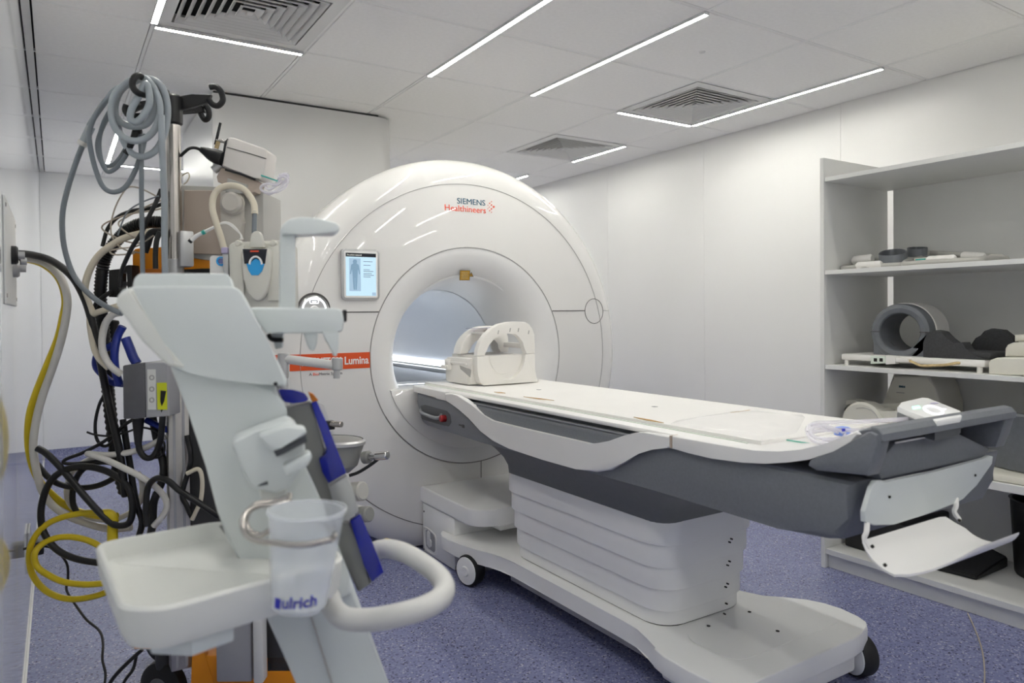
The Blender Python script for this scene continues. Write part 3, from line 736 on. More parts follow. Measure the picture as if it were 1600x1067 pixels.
for i in range(NX):
    for k in range(16):
        a, b = grid[i], grid[i + 1]
        bm.faces.new([a[0][k], a[0][k + 1], b[0][k + 1], b[0][k]]); bm.faces.new([a[1][k], b[1][k], b[1][k + 1], a[1][k + 1]])
    for k in (0, 16):
        bm.faces.new([grid[i][0][k], grid[i + 1][0][k], grid[i + 1][1][k], grid[i][1][k]])
for g in (grid[0], grid[-1]):
    for k in range(16): bm.faces.new([g[0][k], g[1][k], g[1][k + 1], g[0][k + 1]])
gut = obj('roll_gutter', bm, 'table_white', tab, 0.6, 'curved white gutter below the foot end')
for x, y in c3([(383, 862), (445, 953), (810, 733), (868, 808)]):
    q = on_y(x, y, 0.835 if y < 860 else 0.80); obj('screw', cyl(new(), q, q + Vector((0, -0.003, 0.003)), 0.0035, 10), 'dark_hole', gut, 0)
for X in (1.424, 1.79):
    obj('gutter_bracket', tube(new(), [(X + 0.012, 0.872, 0.705), (X, 0.866, 0.690), (X - 0.004, 0.868, 0.676), (X, 0.858, 0.658)], 0.006, 6, 4), 'table_white', tab, 0.6)
# control pad with glowing ring on the foot end
cp = [on_z(x, y, 0.906) for x, y in ((1402, 636), (1408, 629), (1440, 622), (1452, 623), (1500, 643), (1506, 648), (1500, 652), (1464, 658), (1452, 656))]
pad = obj('control_pad', prism(new(), [Vector((p.x, p.y, 0.892)) for p in cp], (0, 0, 0.016), 0.004, 2), 'base_white', tab, 0.5, 'white control pad with glowing ring')
obj('pad_foot', prism(new(), [Vector((p.x * 0.96 + 0.07, p.y * 0.96 + 0.04, 0.86)) for p in cp], (0, 0, 0.034), 0.003, 1), 'table_grey_dark', pad, 0.5)
ring = [on_z(1458.5 + 14.5 * math.cos(a) + 3.0 * math.sin(a), 640.5 + 6.3 * math.sin(a) + 1.6 * math.cos(a), 0.909) for a in [2 * PI * k / 40 for k in range(40)]]
obj('pad_ring', tube(new(), ring, 0.0026, 6, 1, True), 'ring_violet', pad, 0.8)
obj('pad_lamp', prism(new(), [on_z(x, y, 0.9085) for x, y in ((1425, 636.5), (1436, 634.5), (1438, 637), (1427, 639))], (0, 0, 0.002)), 'green_glow', pad, 0)
q = on_z(1473, 639, 0.909); obj('pad_icon', box(new(), q - Vector((0.006, 0.006, 0)), q + Vector((0.006, 0.006, 0.001))), 'ring_violet', pad, 0)
q = on_z(1460, 630, 0.909); obj('pad_mark', box(new(), q - Vector((0.012, 0.005, 0)), q + Vector((0.012, 0.005, 0.001))), 'lilac', pad, 0)
# docking handle with red knob on the near flank
hs = XN - 0.001
obj('handle_recess', prism(new(), [on_x(x, y, hs) for x, y in ((657, 634), (664, 632.5), (698, 642), (703, 648), (705, 660), (701, 666), (690, 664), (659, 655))], (0.002, 0, 0), 0), 'table_grey_dark', tab, 0.5)
hd = obj('release_handle', tube(new(), [on_x(657.5, 640, hs), on_x(658, 644, hs - 0.012), on_x(668, 649, hs - 0.018), on_x(680, 653, hs - 0.018), on_x(687, 652, hs - 0.012), on_x(690, 648, hs)], 0.0085, 8, 4), 'table_grey_light', tab, 0.8)
q = on_x(695.5, 653.5, hs)
kn = obj('red_knob', lathe(new(), [(0, -0.024), (0.012, -0.024), (0.0155, -0.020), (0.0155, 0.004), (0, 0.004)], q, (1, 0, 0), 24), 'red_knob', tab, 0.5, 'red release knob')
bm = new()
box(bm, on_x(719, 668, hs) - Vector((0.001, 0, 0)), on_x(728, 666, hs) + Vector((0.0005, 0, 0))) if False else None
q = on_x(720.5, 664.5, hs); box(bm, (hs - 0.0008, q.y - 0.012, q.z - 0.003), (hs + 0.001, q.y + 0.020, q.z + 0.002)); box(bm, (hs - 0.0008, q.y - 0.026, q.z - 0.008), (hs + 0.001, q.y - 0.008, q.z + 0.004))
obj('weight_icon', bm, 'print_dark', tab, 0)
# knit apron between underbody and pedestal
def rr3(x0, x1, y0, y1, r, z, n=6): return [Vector((x, y, z)) for x, y in rrect(x0, x1, y0, y1, r, n)]
bm = new(); L = []
for t in (0, .25, .5, .75, 1):
    e = 1 - (1 - t) ** 1.8
    x0 = 1.463 + (1.5505 - 1.463) * e; y0 = 1.43 + (1.5945 - 1.43) * e; y1 = 2.555 - 0.025 * t - 0.028 * math.sin(PI * t)
    L.append([bm.verts.new(v) for v in rr3(x0, 2 * GX - x0, y0, y1, 0.03 + 0.05 * t, 0.642 + (0.4985 - 0.642) * t)])
for a, b in zip(L[:-1], L[1:]):
    for k in range(len(a)): bm.faces.new([a[k], a[(k + 1) % len(a)], b[(k + 1) % len(a)], b[k]])
bm.faces.new(L[-1][::-1]); bm.faces.new(L[0])
obj('apron', bm, 'apron_grey', tab, 0.6)
zt = [0.166, 0.213, 0.284, 0.356, 0.430, 0.504]
for k in range(5):
    g = 0.0075 * (4 - k)
    bm = new(); lo_ = rr3(1.548 + g, 2 * GX - 1.548 - g, 1.592 + g, 2.530 - g, 0.085, zt[k] + (0.0 if k else 0.0))
    prism(bm, lo_, (0, 0, zt[k + 1] - zt[k]), 0.0025, 2)
    obj('pedestal_tier', bm, 'tier_white', tab, 0.5)
obj('pedestal_gap', prism(new(), rr3(1.581, 2 * GX - 1.581, 1.625, 2.497, 0.085, 0.160), (0, 0, 0.008)), 'dark_hole', tab, 0)
for x, y in ((1143, 842), (1140, 847), (1140, 877), (1137, 883), (1137, 912), (1134, 917), (1135, 943), (1132, 959)):
    q = on_y(x, y, 1.590); obj('screw_hole', cyl(new(), q + Vector((0, 0.004, 0)), q - Vector((0, 0.004, 0)), 0.0028, 8), 'dark_hole', tab, 0)
# base platform
near = [(1.62, 2.83), (1.486, 2.83), (1.486, 2.935), (1.476, 2.936), (1.456, 2.910), (1.438, 2.86), (1.440, 2.790), (1.452, 2.70), (1.470, 2.63), (1.500, 2.545), (1.519, 2.487), (1.523, 2.40), (1.524, 1.76), (1.520, 1.679), (1.505, 1.610), (1.475, 1.555), (1.463, 1.50), (1.461, 1.40), (1.468, 1.324), (1.486, 1.280), (1.53, 1.264)]
far = [(2.02, 1.268), (2.068, 1.277), (2.13, 1.292), (2.165, 1.318), (2.183, 1.355), (2.190, 1.42), (2.188, 1.477), (2.165, 1.532), (2.12, 1.58), (2.062, 1.632), (2.033, 1.70), (2.026, 1.80), (2.026, 2.40), (2.03, 2.487), (2.05, 2.545), (2.08, 2.63), (2.10, 2.70), (2.108, 2.79), (2.105, 2.86), (2.09, 2.91), (2.076, 2.935), (2.066, 2.935), (2.066, 2.83), (2.0, 2.83)]
pl = near + far
obj('base_platform', prism(new(), [(x, y, 0.103) for x, y in pl], (0, 0, 0.060), 0.005, 3), 'base_white', tab, 0.5)
obj('base_skirt', prism(new(), [(x + (0.045 if x < GX else -0.045), y, 0.055) for x, y in near[10:14] + far[9:14]], (0, 0, 0.05), 0.004), 'cart_panel', tab, 0.5)
obj('foot_skirt', box(new(), (1.545, 1.30, 0.035), (2.08, 1.60, 0.104), 0.01), 'tier_white', tab, 0.5)
bm = new(); prism(bm, [(x, y, 0.1625) for x, y in rrect(1.60, 2.12, 1.36, 1.575, 0.06)], (0, 0, 0.0022), 0.001, 1)
obj('base_tread', bm, 'base_white', tab, 0.5)
for x, y in ((1171, 956), (1107, 978), (1215, 986)):
    q = on_z(x, y, 0.165); obj('screw_hole', cyl(new(), q - Vector((0, 0, 0.002)), q + Vector((0, 0, 0.0012)), 0.006, 10), 'dark_hole', tab, 0)
obj('type_plate', box(new(), (1.566, 1.995, 0.078), (1.5695, 2.015, 0.087)), 'warning_yellow', tab, 0) if False else None
def caster(c, r, wdt, a):
    d = Vector((math.cos(a), math.sin(a), 0)); c = Vector(c)
    ty = obj('caster_tyre', lathe(new(), [(r * 0.72, -wdt * 0.36), (r * 0.95, -wdt * 0.36), (r, -wdt * 0.26), (r, wdt * 0.26), (r * 0.95, wdt * 0.36), (r * 0.72, wdt * 0.36)], c, d, 36, True), 'black_rubber', tab, 0.5)
    for s in (-1, 1):
        obj('caster_disc', lathe(new(), [(0, 0.008), (r * 0.30, 0.008), (r * 0.34, 0.002), (r * 0.86, 0.0), (r * 0.90, -0.004), (r * 0.90, -0.012), (0, -0.012)], c + d * s * wdt * 0.40, d * s, 36), 'base_white', ty, 0.5)
    obj('caster_core', cyl(new(), c - d * wdt * 0.34, c + d * wdt * 0.34, r * 0.80, 24), 'base_white', ty, 0.5)
    obj('caster_stem', cyl(new(), (c.x, c.y, c.z), (c.x, c.y, 0.104), 0.014, 12), 'table_grey_dark', ty, 0.5)
for c, a in (((1.474, 2.665, 0.066), 0.25), ((2 * GX - 1.505, 2.70, 0.066), 0.2), ((1.56, 1.43, 0.066), 0.4), ((2.128, 1.325, 0.066), -0.25)):
    caster(c, 0.0655, 0.074, a)
obj('crossbar', box(new(), (1.54, 2.66, 0.045), (2.01, 2.70, 0.085), 0.004), 'table_grey_light', tab, 0.5)
# brown straps laid in the slots of the board
for (a, b) in (((772, 612.5), (790, 614.5)), ((818, 620), (866, 626)), ((990, 652), (1037, 661)), ((1141, 645), (1172, 641))):
    p, q = on_z(a[0], a[1], 0.823), on_z(b[0], b[1], 0.823)
    mid = (p + q) / 2; wd = Vector((0.010, 0.0, 0))
    bm = new(); prism(bm, [p, mid - wd * 0.8 + Vector((0, 0, 0)), q, mid + wd * 0.8], (0, 0, 0.0016), 0)
    obj('strap_slot', bm, 'brown_card', tab, 0)
for a, b in (((736, 604), (770, 611)), ((1226, 687), (1269, 693.5))):
    p, q = on_z(a[0], a[1], 0.8150), on_z(b[0], b[1], 0.8150)
    obj('green_mark', tube(new(), [p, (p + q) / 2, q], 0.0018, 5, 1), 'green_tape', tab, 0)
for x, y in ((842, 607), (1023, 633)):
    q = on_z(x, y, 0.8225); obj('position_mark', box(new(), q - Vector((0.008, 0.008, 0.0052)), q + Vector((0.008, 0.008, -0.0042))), 'cart_panel', tab, 0)

# ================================================================== head coil on the table
hc = thing('head_coil', 'white cage-like head coil standing on the table at the bore mouth', 'head coil', (1.79, 3.0, 0.822))
def cpx(l): return [(680 + a / 7.62, 480 + b / 7.62) for a, b in l]
YC = 2.86; ZS2 = 0.957
def arcp(cx, cz, rx, rz, a0, a1, n=20): return [(cx + rx * math.cos(a0 + (a1 - a0) * k / n), cz + rz * math.sin(a0 + (a1 - a0) * k / n)) for k in range(n + 1)]
cxx = 1.7865
base = [(1.660, 0.822), (1.643, 0.835), (1.631, 0.87), (1.627, 0.91), (1.627, ZS2), (1.682, ZS2)] + arcp(cxx, ZS2, 0.1045, 0.118, PI, 2 * PI) + [(1.892, ZS2), (1.947, ZS2), (1.947, 0.88), (1.952, 0.85), (1.966, 0.822)]
obj('lower_frame', prism(new(), [(x, YC, z) for x, z in base], (0, 0.050, 0), 0.005, 3), 'coil_white', hc, 0.5)
obj('lower_cup', prism(new(), [(x, YC + 0.030, z) for x, z in arcp(cxx, ZS2 - 0.0015, 0.118, 0.128, PI, 2 * PI)], (0, 0.30, 0), 0.004, 2), 'coil_white', hc, 0.5)
obj('cup_dish', lathe(new(), [(0, 0.006), (0.060, 0.004), (0.074, 0.0), (0.080, 0.001), (0.080, 0.004)], (cxx, YC + 0.026, ZS2 - 0.002), AY, 32, a0=0, a1=PI) if False else prism(new(), [(x, YC + 0.027, z) for x, z in arcp(cxx, ZS2 - 0.002, 0.078, 0.088, PI, 2 * PI)], (0, 0.003, 0), 0.001, 1), 'coil_white', hc, 0.5)
outer = [(1.627, ZS2 + 0.002), (1.632, 0.99), (1.648, 1.028), (1.672, 1.056), (1.705, 1.083), (1.745, 1.103), (1.792, 1.1135), (1.85, 1.1145), (1.893, 1.112), (1.918, 1.100), (1.936, 1.078), (1.948, 1.048), (1.9495, 1.0), (1.949, ZS2 + 0.002)]
inner = [(1.897, ZS2 + 0.002), (1.893, 0.985), (1.880, 1.015), (1.862, 1.043), (1.842, 1.058), (1.80, 1.064), (1.75, 1.053), (1.715, 1.036), (1.690, 1.012), (1.676, 0.985), (1.670, ZS2 + 0.002)]
arch = obj('upper_arch', prism(new(), [(x, YC + 0.003, z) for x, z in outer + inner], (0, 0.034, 0), 0.004, 3), 'coil_white', hc, 0.5)
for x, y in ((778.5, 519), (797, 515.5), (810, 515.5), (826, 519)):
    q = on_y(x, y, YC + 0.001); obj('slot', prism(new(), [q + Vector((-0.003, 0, -0.009)), q + Vector((0.001, 0, -0.009)), q + Vector((0.005, 0, 0.009)), q + Vector((0.001, 0, 0.009))], (0, 0.0025, 0)), 'seam_soft', arch, 0)
def scaled(pts, cx, cz, s, dz=0): return [(cx + (x - cx) * s, cz + (z - cz) * s + dz) for x, z in pts]
obj('rear_arch', prism(new(), [(x, YC + 0.205, z) for x, z in scaled(outer, cxx, ZS2 + 0.002, 0.86) + scaled(inner, cxx, ZS2 + 0.002, 0.80)], (0, 0.075, 0), 0.006, 3), 'coil_white', hc, 0.5)
for x, z in ((1.722, 1.058), (1.79, 1.078), (1.86, 1.070)):
    obj('top_bar', box(new(), (x - 0.011, YC + 0.03, z - 0.006), (x + 0.011, YC + 0.22, z + 0.006), 0.004), 'coil_white', hc, 0.5)
obj('side_bar', box(new(), (1.895, YC + 0.03, 0.985), (1.917, YC + 0.22, 1.01), 0.004), 'coil_white', hc, 0.5)
obj('visor', prism(new(), [(1.70, YC + 0.03, 1.086), (1.70, YC + 0.24, 1.080), (1.70, YC + 0.24, 1.083), (1.70, YC + 0.03, 1.089)], (0.17, 0, 0)), 'visor_violet', hc, 0)
obj('rear_base', box(new(), (1.616, YC + 0.045, 0.823), (1.94, YC + 0.30, 0.935), 0.008, 3), 'coil_white', hc, 0.5)
sb = obj('side_box', prism(new(), [(1.606, y, z) for y, z in ((YC + 0.052, 0.824), (YC + 0.052, 0.905), (YC + 0.04, 0.945), (3.12, 0.944), (3.135, 0.935), (3.125, 0.824))], (0.05, 0, 0), 0.005, 2), 'coil_white', hc, 0.5)
obj('side_window', prism(new(), [on_x(x, y, 1.6045) for x, y in cpx([(290, 690), (425, 745), (415, 835), (300, 735)])], (0.002, 0, 0)), 'seam_soft', sb, 0)
obj('side_rib', box(new(), (1.600, YC + 0.06, 0.915), (1.612, 3.10, 0.926), 0.002), 'coil_white', sb, 0.5)
obj('plug_block', box(new(), (1.590, 3.075, 0.885), (1.612, 3.12, 0.935), 0.003), 'coil_white', sb, 0.5)
obj('plug_tab', box(new(), (1.582, 3.09, 0.888), (1.60, 3.145, 0.906), 0.004), 'coil_white', sb, 0.5)
obj('bed_seam', box(new(), (1.69, YC + 0.10, ZS2 - 0.004), (1.89, YC + 0.33, ZS2 - 0.0012)), 'seam_soft', hc, 0)

# ================================================================== clear film bag and tubing on the foot end
def zt_(x, y, z): return on_z(x, y, z)
bagpts = [(1048, 662), (1090, 652), (1143, 645), (1185, 644), (1235, 648), (1258, 652), (1252, 664), (1245, 676), (1228, 681), (1200, 686), (1190, 688), (1150, 682), (1100, 672)]
bm = new(); c = Vector((0, 0, 0)); B = [zt_(x, y, 0.8255) for x, y in bagpts]
for p in B: c += p / len(B)
top = []; rngs = []
for s, h in ((1.0, 0.0), (0.93, 0.007), (0.75, 0.012), (0.45, 0.015), (0.2, 0.013)):
    rngs.append([bm.verts.new(c + (p - c) * s + Vector((0, 0, h + (0.004 * math.sin(i * 2.3 + s * 9) if 0.3 < s < 0.99 else 0)))) for i, p in enumerate(B)])
for a, b in zip(rngs[:-1], rngs[1:]):
    for k in range(len(a)): bm.faces.new([a[k], a[(k + 1) % len(a)], b[(k + 1) % len(a)], b[k]])
bm.faces.new(rngs[-1])
bg = tag(obj('plastic_bag', bm, 'clear_film', None, 1.0), 'flat clear plastic bag lying on the table foot end', 'bag')
def line_px(l, z): return [on_z(x, y, z + (k % 3) * 0.003) for k, (x, y) in enumerate(l)]
ct = thing('clear_tubing', 'coiled clear tubing with blue clip on the table foot end', 'tubing', on_z(1300, 680, 0.83))
obj('tube_loop', tube(new(), [on_z(x, y, z) for x, y, z in ((1425, 654, .888), (1395, 656, .888), (1340, 659, .885), (1300, 660, .87), (1275, 661, .86), (1262, 668, .85), (1263, 680, .84), (1275, 690, .833), (1295, 694, .83))], 0.0055, 8, 6), 'clear_tube', ct, 1.0)
obj('tube_loop', tube(new(), [on_z(x, y, z) for x, y, z in ((1262, 676, .845), (1290, 672, .85), (1330, 672, .86), (1370, 673, .872), (1400, 669, .880), (1425, 664, .886))], 0.0055, 8, 6), 'clear_tube', ct, 1.0)
obj('tube_loop', tube(new(), [on_z(x, y, z) for x, y, z in ((1310, 676, .85), (1285, 667, .86), (1268, 670, .855), (1272, 682, .84), (1300, 686, .835), (1328, 680, .84), (1332, 672, .85))], 0.0045, 8, 6), 'clear_tube', ct, 1.0)
obj('tube_loop', tube(new(), [on_z(x, y, z) for x, y, z in ((1268, 664, .86), (1285, 664, .865), (1305, 670, .86), (1320, 678, .845), (1310, 688, .835), (1285, 688, .832))], 0.0045, 8, 6), 'clear_tube', ct, 1.0)
q = on_z(1316, 673, 0.846)
obj('blue_clip', box(new(), q - Vector((0.018, 0.014, 0.012)), q + Vector((0.018, 0.014, 0.010)), 0.005), 'blue_clip', ct, 0.5)
q = on_z(1318, 673.5, 0.857); obj('clip_valve', cyl(new(), q, q + Vector((0, 0, 0.006)), 0.004, 10), 'logo_blue', ct, 0.5)

# ================================================================== shelving unit on the right
sh = thing('shelving_unit', 'white open-backed shelving unit holding coils along the right wall', 'shelf', (3.16, 1.0, 0))
SX0, SX1, SY1, SY0 = 2.90, 3.40, 1.956, -0.55
obj('side_panel', box(new(), (SX0 - 0.006, SY1, 0.0), (SX1, SY1 + 0.019, 1.836), 0.001, 1), 'shelf_white', sh, 0)
obj('side_panel', box(new(), (SX0 - 0.006, SY0 - 0.019, 0.0), (SX1, SY0, 1.836), 0.001, 1), 'shelf_white', sh, 0)
for nm, z1, t in (('top_board', 1.748, 0.019), ('shelf_board', 1.334, 0.019), ('shelf_board', 0.912, 0.019), ('shelf_board', 0.520, 0.030), ('bottom_board', 0.088, 0.024)):
    obj(nm, box(new(), (SX0, SY0, z1 - t), (SX1, SY1 - 0.0006, z1), 0.001, 1), 'shelf_white', sh, 0)
obj('back_panel', box(new(), (SX1 - 0.012, SY0, 0.09), (SX1 - 0.0005, SY1 - 0.035, 1.7285)), 'shelf_white', sh, 0)
obj('plinth', box(new(), (SX0 + 0.020, SY0, 0.001), (SX0 + 0.038, SY1 - 0.0006, 0.064)), 'shelf_white', sh, 0)

Z2, Z3, Z4, Z5 = 1.334, 0.912, 0.520, 0.088
def s2(l): return [(1280 + a / 5.0, 360 + b / 5.0) for a, b in l]
# --- flexible loop coils on the upper shelf
fc = thing('flex_coil', 'grey flexible loop coil with white pads, left on the upper shelf', 'coil', (3.05, 1.75, Z2), 'loop coils on the upper shelf')
def at_x(x, y, X): return on_x(x, y, X)
loop = [(185, 293, 3.0), (230, 292, 2.99), (300, 285, 2.98), (420, 280, 2.98), (520, 278, 2.99), (640, 270, 3.0), (700, 262, 3.05), (640, 240, 3.15), (500, 236, 3.25), (430, 228, 3.28), (330, 240, 3.22), (240, 272, 3.10)]
LP = []
for a, b, X in loop:
    x, y = s2([(a, b)])[0]; p = on_x(x, y, X); p.z = max(p.z, Z2 + 0.011); LP.append(p)
obj('loop_tube', tube(new(), LP, 0.0105, 8, 5, True), 'monitor_grey', fc, 1.0)
def pad(par, a, b, r, X, m='coil_white', nm='pad'):
    p, q = [on_x(*s2([c])[0], X) for c in (a, b)]
    for v in (p, q): v.z = max(v.z, Z2 + r * 0.9)
    d = (q - p); prof = [(0, 0), (r * 0.7, 0.002), (r, 0.010), (r, d.length - 0.010), (r * 0.7, d.length - 0.002), (0, d.length)]
    return obj(nm, lathe(new(), prof, p, d, 16), m, par, 0.7)
pad(fc, (290, 283), (492, 277), 0.0175, 2.985)
pad(fc, (262, 238), (420, 220), 0.021, 3.08)
fc2 = thing('flex_coil', 'grey flexible loop coil with white pads, right on the upper shelf', 'coil', (3.05, 1.5, Z2), 'loop coils on the upper shelf')
loop = [(662, 262, 2.98), (720, 264, 2.97), (840, 260, 2.97), (950, 250, 2.97), (1080, 246, 2.98), (1220, 230, 3.0), (1320, 218, 3.05), (1420, 222, 3.1), (1460, 220, 3.16), (1400, 205, 3.24), (1250, 195, 3.28), (1100, 190, 3.3), (950, 180, 3.3), (850, 178, 3.3), (800, 215, 3.2), (700, 235, 3.07)]
LP = []
for a, b, X in loop:
    p = on_x(*s2([(a, b)])[0], X); p.z = max(p.z, Z2 + 0.011); LP.append(p)
obj('loop_tube', tube(new(), LP, 0.0115, 8, 5, True), 'monitor_grey', fc2, 1.0)
pad(fc2, (840, 248), (1070, 240), 0.020, 2.99)
pad(fc2, (1110, 196), (1300, 206), 0.017, 3.22)
pad(fc2, (1320, 215), (1445, 216), 0.015, 3.12, 'hose_white')
q = on_x(*s2([(850, 215)])[0], 3.1); q.z = Z2 + 0.025
obj('connector', box(new(), q - Vector((0.03, 0.045, 0.014)), q + Vector((0.03, 0.045, 0.014)), 0.004), 'coil_cream', fc2, 0.5)
q = on_x(*s2([(800, 230)])[0], 3.05); q.z = Z2 + 0.023
obj('connector_insert', box(new(), q - Vector((0.012, 0.02, 0.01)), q + Vector((0.012, 0.02, 0.01)), 0.002), 'teal', fc2, 0.5)
def band(nm, pxs, w, m, label, grp):
    P = []
    for a, b, X in pxs:
        P.append(on_x(*s2([(a, b)])[0], X))
    Q = cat(P, 6, True); n = len(Q); bm = new()
    zlow = min(v.z for v in Q)
    R = []
    for i, p in enumerate(Q):
        p = Vector(p); p.z += max(0.0, Z2 + 0.004 - zlow)
        t = (Q[(i + 1) % n] - Q[i - 1]); t.z = 0; t.normalize(); nn = Vector((-t.y, t.x, 0)) * 0.003
        R.append([bm.verts.new(p - nn), bm.verts.new(p + nn), bm.verts.new(p + nn + Vector((0, 0, w))), bm.verts.new(p - nn + Vector((0, 0, w)))])
    for i in range(n):
        A, B = R[i], R[(i + 1) % n]
        for k in range(4): bm.faces.new([A[k], A[(k + 1) % 4], B[(k + 1) % 4], B[k]])
    return tag(obj(nm, bm, m, None, 0.8), label, 'strap', grp)
band('fixing_strap', [(475, 252, 3.02), (560, 258, 3.0), (650, 246, 3.02), (685, 226, 3.09), (640, 205, 3.16), (560, 206, 3.18), (490, 222, 3.12)], 0.034, 'coil_grey', 'dark grey strap ring standing between the two loop coils', 'strap rings')
band('fixing_strap', [(700, 206, 3.2), (780, 206, 3.19), (836, 196, 3.22), (830, 188, 3.29), (760, 186, 3.33), (700, 190, 3.28)], 0.034, 'coil_grey', 'dark grey strap ring behind, nearer the shelf back', 'strap rings')

# --- knee coil on the middle shelf
def s3(l): return [(1320 + a / 5.714, 450 + b / 5.714) for a, b in l]
kc = thing('knee_coil', 'grey cylindrical knee coil on a white base plate, middle shelf', 'coil', (3.12, 1.72, Z3))
XK = 3.00
kp = lambda a, b, X=XK: on_x(*s3([(a, b)])[0], X)
c0 = kp(490, 390); rk = (kp(250, 390) - kp(752, 390)).length / 2; c0 = (kp(250, 392) + kp(752, 392)) / 2
ri = rk * 0.66
ax = Vector((1, 0.16, 0)).normalized(); LK = 0.21
top_p = [(ri * 0.94, 0.0), (ri, -0.006), (rk * 0.80, -0.010), (rk * 0.95, -0.004), (rk, 0.008), (rk, 0.05), (rk * 0.998, 0.052), (ri * 0.94, 0.052)]
obj('end_ring', lathe(new(), [(ri, 0.0), (ri + 0.004, -0.006), (rk * 0.84, -0.010), (rk * 0.96, -0.003), (rk, 0.010), (rk, LK * 0.3), (ri, LK * 0.3)], c0, ax, 56, True), 'coil_grey', kc, 0.5)
obj('barrel', lathe(new(), [(ri, LK * 0.3), (rk * 0.99, LK * 0.3), (rk * 0.99, LK), (ri, LK)], c0, ax, 56, True), 'coil_grey', kc, 0.5)
exk = Vector((1, 0, 0)) - ax * ax.x
bm = new(); lathe(bm, [(rk * 1.0, LK * 0.26), (rk * 1.035, LK * 0.28), (rk * 1.035, LK * 0.98), (rk * 1.0, LK)], c0, ax, 60, True)
bmesh.ops.bisect_plane(bm, geom=bm.verts[:] + bm.edges[:] + bm.faces[:], plane_co=(0, 0, c0.z - 0.014), plane_no=(0, 0, 1), clear_inner=True)
obj('cover_shell', bm, 'coil_white', kc, 0.5)
for s in (-1, 1):
    e = Vector((-ax.y, ax.x, 0)) * s
    a = c0 + e * ri * 1.0 - ax * 0.0075; b = c0 + e * rk * 0.97 - ax * 0.008
    obj('joint_line', tube(new(), [a, (a + b) / 2 - ax * 0.003, b], 0.0018, 5, 1), 'seam', kc, 0)
foot = [(c0 + Vector((0, dy, 0))) for dy in (0,)]
obj('coil_foot', prism(new(), [Vector((XK + 0.006, c0.y + s, z)) for s, z in ((rk * 0.99, c0.z), (rk * 0.97, Z3 + 0.052), (-rk * 0.80, Z3 + 0.052), (-rk * 0.99, c0.z))] + [Vector((XK + 0.006, c0.y + rk * 0.97 * math.cos(a), c0.z + rk * 0.97 * math.sin(a))) for a in [-PI + 0.02 + (PI - 0.04) * k / 16 for k in range(17)]][1:0], (0.001, 0, 0)) if False else box(new(), (XK + 0.01, c0.y - rk * 0.95, Z3 + 0.048), (XK + 0.20, c0.y + rk * 0.97, c0.z - rk * 0.72), 0.004), 'coil_grey', kc, 0.5)
for s in (1, -1):
    bm = new()
    o1 = [(c0.y + s * rk * 0.985, c0.z)] + [(c0.y + s * rk * 1.0 * math.cos(t), c0.z - rk * 1.0 * math.sin(t)) for t in [PI / 2 * k / 10 for k in range(1, 10)]] + [(c0.y + s * rk * 0.15, Z3 + 0.05), (c0.y + s * rk * 0.99, Z3 + 0.05)]
    prism(bm, [(XK + 0.002, y, z) for y, z in o1], (0.055, 0, 0), 0.003, 2)
    obj('coil_cheek', bm, 'coil_grey', kc, 0.5)
bp = obj('base_plate', prism(new(), [on_z(*s3([q])[0], Z3 + 0.045) + Vector((0, 0, -0.022)) for q in ((92, 598), (130, 590), (260, 585), (900, 600), (1280, 600), (1390, 625), (1290, 650), (1080, 650), (690, 655), (300, 640))], (0, 0, 0.024), 0.004, 2) if False else box(new(), (2.955, 1.325, Z3 + 0.022), (3.24, 1.915, Z3 + 0.050), 0.008, 2), 'coil_white', kc, 0.5)
for y in (1.895, 1.35):
    for x in (2.97, 3.22):
        obj('plate_foot', cyl(new(), (x, y, Z3), (x, y, Z3 + 0.024), 0.010, 12), 'coil_white', kc, 0.5)
cr = obj('cradle', prism(new(), [(2.965, y, z) for y, z in ((1.56, Z3 + 0.051), (1.56, Z3 + 0.11), (1.545, Z3 + 0.145), (1.52, Z3 + 0.16), (1.49, Z3 + 0.155), (1.468, Z3 + 0.13), (1.445, Z3 + 0.11), (1.41, Z3 + 0.115), (1.40, Z3 + 0.09), (1.37, Z3 + 0.07), (1.34, Z3 + 0.055), (1.33, Z3 + 0.052), (1.40, Z3 + 0.051), (1.54, Z3 + 0.051))], (0.06, 0, 0), 0.008, 2), 'foam_grey', kc, 0.5)
obj('cradle_wing', prism(new(), [(3.15, y, z) for y, z in ((1.50, Z3 + 0.05), (1.44, Z3 + 0.12), (1.42, Z3 + 0.155), (1.395, Z3 + 0.165), (1.35, Z3 + 0.16), (1.315, Z3 + 0.13), (1.30, Z3 + 0.08), (1.30, Z3 + 0.05))], (0.05, 0, 0), 0.010, 2), 'foam_grey', kc, 0.5)
obj('cradle_pad', box(new(), (2.97, 1.315, Z3 + 0.0505), (3.20, 1.53, Z3 + 0.078), 0.012, 3), 'foam_grey', kc, 0.6)
# its plug and cable
pg = thing('coil_plug', 'cream coil plug with green socket lying in front of the knee coil', 'plug', (2.95, 1.75, Z3))
sp = [on_x(*s3([q])[0], 2.94) for q in ((245, 640), (380, 640), (470, 640), (580, 645))]
dv = (sp[3] - sp[0]).normalized()
for nm, a, b, h, m in (('plug_socket', 0, 1, 0.018, 'pale_green_edge'), ('plug_body', 1, 2, 0.020, 'coil_white'), ('plug_tail', 2, 3, 0.010, 'coil_white')):
    p, q = sp[a], sp[b]
    obj(nm, prism(new(), [Vector((2.925, p.y, p.z - h)), Vector((2.925, p.y, p.z + h)), Vector((2.925, q.y, q.z + h * 0.8)), Vector((2.925, q.y, q.z - h * 0.8))], (0.03, 0, 0), 0.004, 2), m, pg, 0.5)
for k in range(2):
    p = sp[0].lerp(sp[1], 0.35 + 0.38 * k); obj('contact', box(new(), (2.9235, p.y - 0.007, p.z - 0.007), (2.926, p.y + 0.007, p.z + 0.007)), 'dark_hole', pg, 0)
